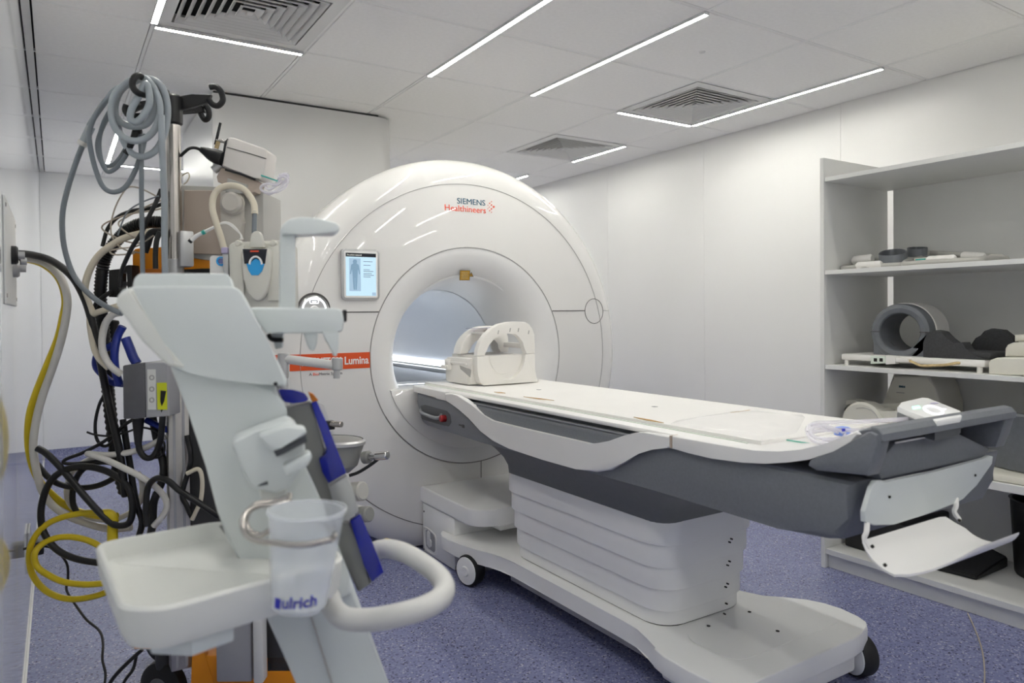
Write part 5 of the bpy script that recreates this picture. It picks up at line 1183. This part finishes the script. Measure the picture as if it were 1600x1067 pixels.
cable('power_cable', 'thick black cable looping in a large ring above the yellow coil', [(58, 700, 2.02), (72, 708, 2.02), (90, 725, 2.02), (110, 748, 2.02), (135, 778, 2.02), (160, 805, 2.02), (180, 820, 2.02), (200, 818, 2.02), (207, 800, 2.02), (205, 775, 2.02), (195, 755, 2.02), (175, 740, 2.02), (150, 731, 2.02), (125, 729, 2.02), (100, 735, 2.02), (82, 748, 2.02), (70, 770, 2.03), (64, 800, 2.03), (68, 830, 2.03), (85, 855, 2.03), (110, 870, 2.03), (145, 878, 2.03), (185, 880, 2.03), (220, 870, 2.03)], 0.0095, 'hose_black')
cable('power_cable', 'second black cable loop crossing the white hose near the floor', [(58, 725, 2.06), (75, 745, 2.06), (95, 757, 2.07), (125, 762, 2.08), (155, 758, 2.08), (180, 745, 2.08), (188, 730, 2.08), (170, 722, 2.08), (145, 724, 2.08), (125, 738, 2.08), (115, 760, 2.08), (114, 785, 2.08), (120, 800, 2.08)], 0.0085, 'hose_black')
cable('power_cable', 'thick black cable falling from the grey box behind the tray', [(216, 690, 2.0), (219, 705, 2.0), (228, 715, 2.0), (240, 712, 2.0), (250, 690, 1.98), (254, 650, 1.97), (256, 610, 1.96)], 0.0085, 'hose_black')
cable('power_cable', 'black cable arching to the right across the aluminium column', [(229, 822, 1.98), (228, 790, 1.98), (232, 760, 1.98), (245, 747, 1.97), (262, 751, 1.95), (280, 766, 1.94), (305, 782, 1.94), (325, 795, 1.94), (342, 806, 1.95)], 0.0085, 'hose_black')
cable('power_cable', 'black cable hanging just left of the aluminium column', [(238, 650, 2.05), (246, 690, 2.05), (256, 730, 2.04), (250, 760, 2.04), (240, 785, 2.03), (238, 820, 2.03), (232, 850, 2.03)], 0.011, 'hose_black')
cable('power_cable', 'black cable hanging between white hose and grey box', [(192, 655, 2.04), (197, 690, 2.04), (203, 725, 2.04), (208, 760, 2.04), (214, 790, 2.04), (222, 815, 2.05), (215, 845, 2.06)], 0.009, 'hose_black')
cable('power_cable', 'thin black cable sweeping left above the floor edge', [(270, 590, 2.03), (235, 640, 2.03), (200, 660, 2.03), (165, 688, 2.03), (130, 707, 2.03), (102, 718, 2.03), (104, 724, 2.03), (140, 722, 2.05), (190, 712, 2.05)], 0.005, 'hose_black')
cable('power_cable', 'thin black loop left of the grey box', [(168, 610, 2.04), (156, 630, 2.04), (149, 660, 2.04), (151, 685, 2.04), (162, 697, 2.04), (175, 690, 2.04), (190, 668, 2.04)], 0.0045, 'hose_black')
cable('power_cable', 'thin black wire tangle below the grey box', [(136, 675, 2.02), (148, 679, 2.02), (170, 681, 2.02), (195, 676, 2.02), (222, 668, 2.02), (246, 676, 2.02), (257, 695, 2.02), (253, 712, 2.02), (240, 716, 2.02)], 0.003, 'hose_black')
cable('power_cable', 'black cable dropping right of the aluminium column', [(292, 680, 2.02), (298, 720, 2.02), (285, 770, 2.02), (292, 790, 2.02), (302, 812, 2.02)], 0.007, 'hose_black')
cable('breathing_hose', 'black corrugated breathing hose arching beside the orange shelf', [(258, 348, 2.05), (238, 347, 2.05), (218, 350, 2.05), (200, 358, 2.05), (188, 370, 2.05), (175, 385, 2.05), (164, 405, 2.05), (159, 430, 2.05), (157, 460, 2.06), (158, 490, 2.07), (162, 520, 2.07), (166, 560, 2.07), (168, 600, 2.07), (172, 640, 2.07), (178, 690, 2.08), (184, 730, 2.09), (195, 770, 2.1)], 0.0165, 'hose_black', 11, ribs=0.10, cat_='hose', n=12)
cable('corrugated_hose', 'second black corrugated hose behind the blue hoses', [(178, 500, 2.12), (172, 540, 2.12), (170, 590, 2.12), (172, 640, 2.12), (180, 690, 2.12), (190, 740, 2.12)], 0.015, 'hose_black', 11, ribs=0.10, cat_='hose', n=12)
cable('air_hose', 'cream hose arching left from the orange shelf', [(235, 362, 2.03), (215, 366, 2.02), (192, 373, 2.01), (170, 386, 2.0), (152, 402, 2.0), (139, 425, 2.0), (133, 450, 2.0), (137, 470, 2.0), (145, 490, 2.0)], 0.0095, 'hose_cream', cat_='hose')
cable('air_hose', 'white hose curling down beside the grey box', [(215, 468, 2.0), (190, 476, 2.0), (165, 484, 2.0), (148, 490, 2.0), (140, 498, 2.0), (146, 540, 1.99), (155, 560, 1.98), (170, 575, 1.98)], 0.0085, 'hose_cream', cat_='hose')
cable('air_hose', 'white hose curving behind the injector head towards the grey box', [(190, 488, 1.97), (176, 492, 1.97), (165, 505, 1.97), (160, 525, 1.97), (160, 545, 1.97), (166, 562, 1.97), (176, 575, 1.97), (190, 585, 1.98)], 0.0095, 'hose_white', cat_='hose')
cable('blue_hose', 'dark blue hose curving left of the grey box', [(192, 510, 2.0), (184, 525, 2.0), (179, 550, 1.99), (180, 575, 1.99), (186, 600, 2.0)], 0.011, 'hose_blue', cat_='hose')
cable('blue_hose', 'dark blue hose dropping into the grey box', [(196, 528, 2.0), (203, 545, 2.0), (208, 558, 2.0), (214, 568, 2.0)], 0.013, 'hose_blue', cat_='hose')
cable('blue_hose', 'dark blue hose looping at the far left of the tangle', [(182, 536, 2.06), (165, 545, 2.05), (152, 555, 2.05), (150, 572, 2.05), (160, 585, 2.05), (175, 597, 2.05), (192, 600, 2.05)], 0.010, 'hose_blue', cat_='hose')
cable('blue_hose', 'dark blue hose below the grey box', [(228, 656, 2.03), (240, 662, 2.03), (252, 668, 2.03), (266, 673, 2.03)], 0.009, 'hose_blue', cat_='hose')
cable('power_cable', 'black cable hanging behind the cable ring, from grey hose to floor', [(175, 455, 2.03), (160, 465, 2.03), (148, 478, 2.03), (144, 495, 2.03), (148, 515, 2.03), (158, 530, 2.03)], 0.006, 'hose_black')
cable('power_cable', 'black cable crossing in front of the orange shelf', [(252, 296, 1.99), (243, 318, 1.98), (232, 340, 1.97), (222, 362, 1.97), (208, 384, 1.97), (198, 404, 1.98), (190, 425, 2.0), (188, 450, 2.0)], 0.006, 'hose_black')
cable('power_cable', 'black cable pair end hanging in front of the orange shelf', [(250, 362, 1.96), (245, 375, 1.96), (243, 395, 1.96), (243, 420, 1.96)], 0.007, 'hose_black')
cable('power_cable', 'black cable arching above the corrugated hose', [(256, 318, 2.04), (235, 325, 2.04), (205, 330, 2.04), (183, 340, 2.04), (168, 358, 2.04), (160, 385, 2.04)], 0.0055, 'hose_black')
cable('white_hose', 'thick white hose kinked in a point above the floor', [(258, 682, 2.02), (240, 693, 2.02), (220, 702, 2.02), (195, 708, 2.02), (165, 711, 2.02), (138, 709, 2.01), (145, 711, 1.995), (170, 720, 1.99), (195, 732, 1.99), (215, 742, 1.99), (240, 758, 1.99), (256, 775, 1.99), (261, 790, 1.99), (255, 805, 1.99), (240, 822, 1.99)], 0.0085, 'hose_white', cat_='hose')
cable('white_hose', 'white hose loop behind the black ring', [(150, 712, 2.1), (122, 728, 2.1), (108, 748, 2.1), (105, 775, 2.1), (115, 795, 2.1), (140, 808, 2.1), (175, 812, 2.1), (205, 800, 2.1), (220, 780, 2.1), (222, 755, 2.1), (215, 738, 2.1)], 0.008, 'hose_white', cat_='hose')
cable('white_hose', 'thin white cable loop right of the aluminium column', [(292, 740, 2.0), (310, 733, 2.0), (316, 750, 2.0), (314, 780, 2.0), (306, 800, 2.0), (300, 812, 2.0)], 0.006, 'hose_cream', cat_='hose')
for k, l in enumerate(([(250, 310, 2), (232, 300, 2), (215, 293, 2), (200, 293, 2), (188, 308, 2), (178, 330, 2), (173, 355, 2), (178, 375, 2), (195, 390, 2), (225, 396, 2)], [(256, 325, 2.02), (232, 330, 2.02), (205, 334, 2.02), (180, 342, 2.02), (163, 350, 2.02), (160, 358, 2.02), (175, 368, 2.02), (200, 378, 2.02), (225, 380, 2.02)], [(255, 312, 1.99), (230, 322, 1.99), (200, 338, 1.99), (185, 350, 1.99), (205, 368, 1.99), (235, 376, 1.99)], [(240, 368, 1.98), (215, 384, 1.98), (190, 388, 1.98), (172, 392, 1.98), (180, 398, 1.98), (210, 396, 1.98)], [(248, 306, 1.98), (222, 316, 1.98), (200, 330, 1.98), (190, 350, 1.98), (184, 368, 1.98)])):
    cable('thin_wire', ('thin tan wire arching high left of the pole', 'thin tan wire making a wide low loop', 'thin tan wire crossing between the loops', 'thin tan wire lying on the orange shelf', 'thin grey wire falling steeply left of the pole')[k], l, 0.0022, 'wire_tan' if k < 4 else 'hose_grey_dark', 7, 'thin sensor wires', n=6)
cable('thin_wire', 'thin cream wire loop above the monitor beside the pole', [(281, 278, 2.05), (288, 272, 2.05), (294, 270, 2.05), (296, 276, 2.05), (292, 284, 2.05), (287, 288, 2.05)], 0.002, 'hose_cream', 6, 'thin sensor wires', n=6)
cable('camera_lead', 'black lead running from the white camera to the pole', [(314, 234, D), (305, 231, D), (296, 232, D), (288, 238, D), (282, 244, D)], 0.0045, 'hose_black')
cable('sensor_hose', 'cream hose arch in front of the monitor bracket', [(350, 388, 1.88), (345, 370, 1.88), (337, 345, 1.88), (332, 325, 1.89), (334, 306, 1.9), (344, 294, 1.9), (360, 290, 1.9), (378, 294, 1.89), (390, 306, 1.88), (397, 320, 1.87), (398, 335, 1.86)], 0.0085, 'hose_cream', cat_='hose')
cable('sensor_lead', 'grey lead entering the top of the blue-labelled module', [(398, 330, 1.86), (397.5, 345, 1.86), (397, 364, 1.86)], 0.0062, 'hose_grey_dark')
for k in range(4):
    cable('electrode_lead', ('topmost', 'second', 'third', 'lowest')[k] + ' thin white electrode lead fanning over the cream modules', [(338 + 3 * k, 352 - k, 1.92), (350 + 2 * k, 347 + k, 1.92), (362 + k * 2, 350 + 3 * k, 1.92), (372 + 2 * k, 360 + 3 * k, 1.92), (380 - 2 * k, 374, 1.92)], 0.0018, 'print_white', 6, 'white electrode leads', n=6)
el = thing('electrode_clip', 'white electrode clip with black tip beside the pole', 'clip', at(310, 372, 1.92))
obj('clip_body', tube(new(), [at(299, 375, 1.92), (at(308, 368, 1.92)), at(322, 361, 1.92), at(338, 353, 1.92)], lambda t: 0.0065 - 0.003 * t, 8, 4), 'print_white', el, 0.8)
obj('clip_tip', cyl(new(), at(296, 378, 1.92), at(300, 374, 1.92), 0.006, 12), 'black_plastic', el, 0.5)
obj('clip_band', cyl(new(), at(316, 364, 1.915), at(320, 362, 1.915), 0.0058, 12), 'teal', el, 0.5)
# grey cable coil hung on the crown
co = thing('cable_coil', 'grey cable coil hung on the black hooks of the steel pole', 'cable', at(215, 200, 1.9))
loops = [
 [(232, 126, 0), (246, 150, 0), (250, 175, 0), (243, 200, 0), (228, 216, 0), (208, 220, 0), (190, 212, 0), (178, 195, 0), (174, 170, 0), (182, 146, 0), (200, 128, 0), (218, 122, 0)],
 [(225, 124, 1), (238, 150, 1), (240, 175, 1), (230, 193, 1), (212, 198, 1), (194, 194, 1), (180, 180, 1), (175, 160, 1), (185, 140, 1), (205, 130, 1)],
 [(238, 124, 2), (255, 140, 2), (262, 170, 2), (258, 205, 2), (246, 232, 2), (225, 245, 2), (205, 238, 2), (192, 218, 2), (184, 195, 2), (180, 165, 2), (190, 140, 2), (212, 126, 2)],
 [(228, 130, -1), (216, 152, -1), (206, 170, -1), (204, 186, -1), (214, 190, -1), (226, 178, -1), (234, 158, -1)]]
for l in loops:
    obj('coil_turn', tube(new(), [at(x, y, 1.86 + 0.02 * k) for x, y, k in l], 0.0088, 9, 5, True), 'hose_grey', co, 1.2)
obj('coil_turn', tube(new(), [at(x, y, d) for x, y, d in ((205, 132, 1.93), (180, 140, 1.93), (160, 165, 1.93), (140, 195, 1.93), (131, 222, 1.93), (120, 250, 1.94), (107, 290, 1.95), (98, 330, 1.96), (98, 370, 1.97), (105, 405, 1.98), (118, 435, 1.98), (140, 460, 1.96), (165, 478, 1.93), (190, 490, 1.90))], 0.0072, 9, 6), 'hose_grey_dark', co, 1.2)
obj('coil_turn', tube(new(), [at(x, y, d) for x, y, d in ((200, 128, 1.9), (172, 150, 1.9), (152, 175, 1.9), (141, 200, 1.9), (140, 222, 1.9), (148, 260, 1.92), (160, 290, 1.93), (176, 300, 1.93), (196, 292, 1.93), (212, 265, 1.93), (222, 235, 1.93), (228, 210, 1.93))], 0.0066, 9, 6), 'hose_grey_dark', co, 1.2)
obj('coil_turn', tube(new(), [at(x, y, d) for x, y, d in ((180, 160, 1.94), (163, 190, 1.94), (155, 220, 1.94), (158, 250, 1.94), (168, 268, 1.94), (182, 262, 1.94), (196, 244, 1.94), (208, 220, 1.94))], 0.006, 9, 6), 'hose_grey_dark', co, 1.2)
obj('coil_turn', tube(new(), [at(x, y, d) for x, y, d in ((176, 170, 1.97), (160, 200, 1.97), (152, 228, 1.97), (160, 255, 1.97), (176, 258, 1.97), (192, 240, 1.97), (204, 215, 1.97))], 0.006, 9, 6), 'hose_grey_dark', co, 1.2)
obj('coil_drop', tube(new(), [at(x, y, d) for x, y, d in ((252, 180, 1.84), (253, 220, 1.84), (255, 270, 1.86), (257, 320, 1.88), (257, 370, 1.9), (258, 430, 1.92))], 0.0082, 9, 6), 'hose_grey', co, 1.2)
obj('coil_drop', tube(new(), [at(x, y, d) for x, y, d in ((219, 205, 1.92), (221, 250, 1.92), (221, 300, 1.93), (222, 360, 1.94), (223, 430, 1.94))], 0.0062, 9, 6), 'hose_grey_dark', co, 1.2)
obj('cable_boot', cyl(new(), at(142, 198, 1.92), at(130, 223, 1.92), 0.011, 14), 'hose_grey', co, 0.5)
obj('boot_cap', cyl(new(), at(130.5, 221, 1.92), at(127, 227, 1.92), 0.013, 14), 'hose_white', co, 0.5)
# loose cables near the floor, left
cable('floor_cable', 'thin black cable winding down over the floor beside the left wall', [(36, 858, 2.06), (60, 853, 2.08), (85, 858, 2.12), (104, 880, 2.15), (106, 905, 2.16), (104, 922, 2.16), (118, 945, 2.14), (135, 968, 2.12), (155, 985, 2.10), (161, 1005, 2.06), (160, 1030, 2.02), (165, 1055, 2.0), (160, 1085, 1.98)], 0.0036, 'hose_black', group='cables near the floor')
cable('floor_cable', 'black cable slanting behind the tray underside', [(222, 1015, 2.0), (200, 1035, 2.0), (178, 1058, 2.0), (165, 1080, 2.0)], 0.0055, 'hose_black', group='cables near the floor')
cable('floor_cable', 'second black cable slanting behind the tray underside', [(214, 1020, 2.02), (208, 1045, 2.02), (196, 1062, 2.02), (185, 1085, 2.02)], 0.0045, 'hose_black', group='cables near the floor')

# ================================================================== contrast injector in the foreground
E0 = 1.12
EI = ray(400, 503); EI.z = 0; EI.normalize()          # the injector faces away along this line
def vprism(bm, pxs, d, thick, bev=0.006, seg=2, sides=True, ext=None):
    return prism(bm, vp(pxs, d), (ext or EI) * thick, bev, seg, sides)
il = at(520, 900, 1.2); il.z = 0
inj = thing('contrast_injector', 'pale contrast injector on a leaning stand with tray, nearest the viewer', 'injector', il)
hd_ = obj('head_housing', vprism(new(), [(181, 476), (183, 462), (192, 452), (212, 447), (362, 447), (374, 452), (382, 462), (418, 532), (450, 596), (446, 604), (400, 600), (340, 592), (290, 581), (262, 570), (225, 535)], E0, 0.13, 0.010, 4), 'injector_shell', inj, 0.6)
obj('head_cap', vprism(new(), [(205, 456), (210, 434), (218, 427), (352, 427), (360, 432), (366, 452), (366, 462), (205, 462)], E0 + 0.012, 0.10, 0.010, 4), 'injector_shell', inj, 0.6)
obj('head_edge', vprism(new(), [(183, 462), (205, 448), (240, 520), (290, 575), (262, 572), (222, 534), (182, 478)], E0 - 0.006, 0.03, 0.006, 3), 'injector_tray', inj, 0.6)
q = at(430, 600, E0 - 0.003); obj('screw', cyl(new(), q, q + FH * 0.01, 0.003, 10), 'black_plastic', inj, 0.5)
body_px = [(262, 566), (300, 578), (360, 592), (432, 602), (438, 640), (452, 675), (474, 725), (502, 785), (524, 840), (546, 900), (554, 930), (500, 960), (440, 960), (392, 905), (352, 842), (340, 800), (322, 730), (296, 650)]
obj('neck', vprism(new(), body_px, E0 + 0.025, 0.085, 0.010, 3), 'injector_shell', inj, 0.6)
# leaning leg down to a wheeled base
lf = [at(x, y, E0 + 0.05) for x, y in ((395, 920), (545, 895), (612, 1080), (735, 1420), (590, 1420), (470, 1085))]
obj('leg', prism(new(), lf, EI * 0.10, 0.008, 3, True), 'injector_leg', inj, 0.6)
obj('leg_seam', tube(new(), [at(x, y, E0 + 0.048) for x, y in ((482, 950), (500, 1008), (522, 1078))], 0.0016, 5, 1), 'seam_soft', inj, 0)
bq = at(665, 1400, E0 + 0.10)
obj('leg_base', prism(new(), [Vector((bq.x, bq.y, 0)) + Vector((a, b, 0.075)) for a, b in rrect(-0.16, 0.16, -0.22, 0.20, 0.07)], (0, 0, bq.z - 0.02 if bq.z > 0.1 else 0.06), 0.01, 3), 'injector_leg', inj, 0.6)
for a in (-0.12, 0.12):
    for b in (-0.17, 0.15):
        obj('caster', cyl(new(), Vector((bq.x + a - 0.015, bq.y + b, 0.038)), Vector((bq.x + a + 0.015, bq.y + b, 0.038)), 0.038, 24, bev=0.004), 'black_rubber', inj, 0.5)
        obj('caster_stem', cyl(new(), Vector((bq.x + a, bq.y + b, 0.03)), Vector((bq.x + a, bq.y + b, 0.08)), 0.012, 12), 'silver_paint', inj, 0.5)
# tray
ZR, ZB = 0.797, 0.735
cor = [on_z(x, y, ZR) for x, y in ((146, 848), (348, 812), (512, 846), (545, 872), (250, 951), (186, 949))]
def rounded(poly, rad, n=5):
    out = []
    N = len(poly)
    for i in range(N):
        p = poly[i]; a = (poly[i - 1] - p); b = (poly[(i + 1) % N] - p)
        r = min(rad, a.length * 0.45, b.length * 0.45)
        s = p + a.normalized() * r; e = p + b.normalized() * r
        for k in range(n + 1):
            t = k / n; out.append((s * (1 - t) + p * t) * (1 - t) + (p * (1 - t) + e * t) * t)
    return out
cen = sum(cor, Vector((0, 0, 0))) / len(cor)
out_ = rounded(cor, 0.035)
def ins(loop, d, z):
    r = []
    N = len(loop)
    for i, p in enumerate(loop):
        t = (loop[(i + 1) % N] - loop[i - 1]); t.z = 0; t.normalize()
        nn = Vector((-t.y, t.x, 0))
        if nn.dot(cen - p) < 0: nn = -nn
        v = p + nn * d; v.z = z; r.append(v)
    return r
bm = new(); Ls = []
for d, z in ((0.030, ZB), (0.012, ZB + 0.006), (0.004, ZB + 0.02), (0.0, ZR - 0.004), (0.003, ZR), (0.007, ZR), (0.010, ZR - 0.004), (0.016, ZR - 0.026), (0.030, ZR - 0.032)):
    Ls.append([bm.verts.new(v) for v in ins(out_, d, z)])
for a, b in zip(Ls[:-1], Ls[1:]):
    for k in range(len(a)): bm.faces.new([a[k], a[(k + 1) % len(a)], b[(k + 1) % len(a)], b[k]])
bm.faces.new(Ls[0][::-1]); bm.faces.new(Ls[-1])
tr = obj('tray', bm, 'injector_tray', inj, 0.7, 'shallow pale tray')
obj('tray_underside', prism(new(), [v - Vector((0, 0, 0.020)) for v in [on_z(x, y, ZB) for x, y in ((235, 1000), (300, 1003), (365, 980), (365, 950), (260, 960))]], (0, 0, 0.022), 0.005, 2), 'injector_leg', inj, 0.6)
obj('tray_slot', prism(new(), [at(x, y, E0 + 0.03) for x, y in ((342, 822), (354, 820), (402, 870), (404, 884), (396, 884), (372, 862))], FH * 0.01, 0.0), 'injector_panel', inj, 0)
# clamp block carrying the wire ring
cl = obj('clamp_block', vprism(new(), [(361, 698), (366, 688), (402, 674), (450, 658), (462, 664), (476, 690), (478, 712), (468, 738), (450, 764), (430, 772), (396, 764), (386, 752), (374, 722)], E0 - 0.055, 0.075, 0.008, 3), 'injector_shell', inj, 0.6)
obj('clamp_jaw', vprism(new(), [(404, 683), (448, 667), (478, 670), (480, 678), (440, 700), (426, 706)], E0 - 0.085, 0.04, 0.004, 2), 'injector_shell', cl, 0.6)
obj('clamp_gap', vprism(new(), [(428, 706), (445, 699), (478, 682), (480, 690), (446, 708), (432, 714)], E0 - 0.072, 0.03, 0.0), 'table_grey_dark', cl, 0)
obj('clamp_lip', vprism(new(), [(442, 728), (484, 706), (489, 714), (480, 730), (448, 745)], E0 - 0.075, 0.03, 0.004, 2), 'injector_shell', cl, 0.6)
obj('clamp_slot', vprism(new(), [(408, 756), (418, 752), (419, 757), (402, 760)], E0 - 0.057, 0.01, 0.0), 'table_grey_dark', cl, 0)
obj('clamp_stub', vprism(new(), [(404, 764), (450, 764), (446, 780), (408, 782)], E0 - 0.03, 0.03, 0.004, 2), 'injector_tray', cl, 0.6)
obj('ring_wire', tube(new(), [at(x, y, d) for x, y, d in ((452, 772, 1.06), (450, 783, 1.05), (432, 788, 1.04), (405, 790, 1.02), (386, 800, 1.0), (379, 818, 0.985), (386, 836, 0.97), (402, 845, 0.95), (430, 848, 0.93), (455, 851, 0.918), (485, 850, 0.912), (518, 843, 0.918))], 0.0042, 10, 6), 'steel', inj, 0.8)
obj('ring_wire', tube(new(), [at(x, y, d) for x, y, d in ((448, 778, 1.075), (430, 783, 1.07), (404, 786, 1.06), (390, 797, 1.05), (384, 815, 1.045), (391, 830, 1.04), (408, 836, 1.04), (425, 828, 1.04), (470, 822, 1.045), (505, 820, 1.04), (522, 833, 0.96), (520, 842, 0.93))], 0.0042, 10, 6), 'steel', inj, 0.8)
# handle loop
obj('handle', tube(new(), [at(x, y, d) for x, y, d in ((515, 928, 1.16), (520, 950, 1.10), (540, 966, 1.07), (580, 968, 1.06), (625, 960, 1.05), (665, 948, 1.06), (690, 932, 1.09), (694, 914, 1.14), (682, 896, 1.20), (655, 876, 1.25), (628, 862, 1.28), (600, 857, 1.30), (575, 866, 1.30), (560, 880, 1.29))], 0.0168, 14, 6), 'injector_grip', inj, 1.0)
cab_ = [(596, 850), (604, 845), (614, 846), (617, 852), (610, 858), (598, 857)]
obj('yellow_tag', vprism(new(), cab_, 1.34, 0.02, 0.003, 2), 'hose_yellow', inj, 0.6)
# side panels with blue windows
E1 = 1.30
obj('grey_panel', vprism(new(), [(438, 638), (486, 627), (497, 666), (509, 706), (498, 716), (513, 760), (532, 821), (547, 815), (564, 862), (581, 912), (560, 926), (530, 860), (500, 790), (470, 725)], E1 - 0.03, 0.02, 0.004, 2), 'injector_panel', inj, 0.5)
obj('silver_bracket', vprism(new(), [(514, 760), (544, 742), (553, 770), (562, 800), (532, 819), (522, 790)], E1 - 0.04, 0.03, 0.004, 2), 'silver_paint', inj, 0.5)
obj('blue_window', vprism(new(), [(486, 630), (495, 625), (512, 664), (527, 703), (542, 740), (513, 756), (503, 738), (498, 717), (514, 708), (510, 702)], E1 - 0.04, 0.018, 0.003, 2), 'blue_acrylic', inj, 0.5)
obj('blue_window', vprism(new(), [(434, 608), (458, 609), (476, 614), (483, 624), (478, 628), (458, 631), (442, 628)], E1 - 0.04, 0.018, 0.003, 2), 'blue_acrylic', inj, 0.5)
obj('blue_window', vprism(new(), [(547, 815), (564, 804), (582, 848), (601, 894), (581, 911), (569, 884)], E1 - 0.04, 0.018, 0.003, 2), 'blue_acrylic', inj, 0.5)
obj('amber_tip', vprism(new(), [(482, 613), (490, 616), (498, 626), (488, 628)], E1 - 0.042, 0.02, 0.001, 1), 'orange_deep', inj, 0.5)
# bottle hook frame above
E2 = 1.20
obj('hook_post', vprism(new(), [(438, 358), (442, 350), (462, 360), (462, 488), (436, 488)], E2, 0.035, 0.004, 2), 'injector_shell', inj, 0.6)
obj('hook_arm', prism(new(), vp([(439, 366), (441, 352), (452, 342), (470, 338), (498, 340), (526, 348), (531, 353), (531, 361), (524, 365), (492, 365), (470, 366)], E2 - 0.01), EI * 0.05 , 0.006, 3, True), 'injector_shell', inj, 0.6)
obj('hook_shelf', vprism(new(), [(388, 482), (395, 480), (526, 481), (534, 484), (538, 500), (536, 517), (524, 521), (416, 521)], E2 - 0.015, 0.065, 0.006, 3), 'injector_shell', inj, 0.6)
obj('bottle_hook', vprism(new(), [(474, 519), (497, 519), (496, 535), (492, 547), (486, 549), (481, 540)], E2 - 0.01, 0.02, 0.003, 2), 'injector_leg', inj, 0.6)
obj('bottle_hook', vprism(new(), [(504, 519), (530, 519), (529, 545), (526, 557), (522, 557), (518, 542), (510, 534)], E2 - 0.02, 0.02, 0.003, 2), 'injector_leg', inj, 0.6)
obj('black_clip', vprism(new(), [(537, 484), (542, 484), (542, 502), (537, 504)], E2 + 0.01, 0.02, 0.001, 1), 'black_plastic', inj, 0.5)
obj('black_latch', tube(new(), [at(x, y, E2 + 0.02) for x, y in ((419, 522), (425, 530), (442, 531))], 0.004, 6, 4), 'black_plastic', inj, 0.8)
obj('latch_block', vprism(new(), [(424, 520), (444, 520), (442, 543), (430, 546)], E2 + 0.03, 0.02, 0.002, 1), 'injector_shell', inj, 0.5)
# cup hung in the ring
cup = thing('measuring_cup', 'translucent white plastic cup with blue lettering hung in the wire ring', 'cup', at(468, 956, 0.97))
t_, b_ = at(480, 797, 0.975), at(467, 950, 0.975)
axc = t_ - b_; Lc = axc.length
rt, rb = 0.0495, 0.0365
obj('cup_wall', lathe(new(), [(0, 0), (rb - 0.006, 0), (rb, 0.006), (rt, Lc - 0.004), (rt + 0.003, Lc), (rt - 0.001, Lc), (rb - 0.002, 0.008), (0, 0.004)], b_, axc, 48), 'cup_plastic', cup, 0.6)
obj('cup_lip', tube(new(), [t_ + (RT * math.cos(a) + FH * math.sin(a)) * (rt + 0.002) for a in [2 * PI * k / 40 for k in range(40)]], 0.0016, 6, 1, True), 'cup_plastic', cup, 0.8)
cfr = b_ + axc * 0.145
def cup_text(s, size, off_x, off_z, m, nm, bold):
    bm = text_bm(s, size, (0, 0, 0), (1, 0, 0), (0, 0, 1), 0.0003, bold=bold)
    upv = axc.normalized(); rr = rb + (rt - rb) * 0.16 + 0.0012
    for v in bm.verts:
        a = (v.co.x + off_x) / rr
        v.co = cfr + RT * (math.sin(a) * rr) - FH * (math.cos(a) * rr) + upv * (v.co.z + off_z)
    obj(nm, bm, m, cup, 0)
cup_text('ulrich', 0.021, -0.0135, -0.004, 'logo_blue', 'lettering', 0.0006)
bm = new()
box(bm, (0, 0, 0), (0.0105, 0.0004, 0.0135)); bmesh.ops.subdivide_edges(bm, edges=bm.edges[:], cuts=2)
upv = axc.normalized(); rr = rb + (rt - rb) * 0.16 + 0.0012
for v in bm.verts:
    a = (v.co.x - 0.0255) / rr; v.co = cfr + RT * (math.sin(a) * rr) - FH * (math.cos(a) * (rr + v.co.y)) + upv * (v.co.z - 0.006)
obj('logo_mark', bm, 'logo_blue', cup, 0)
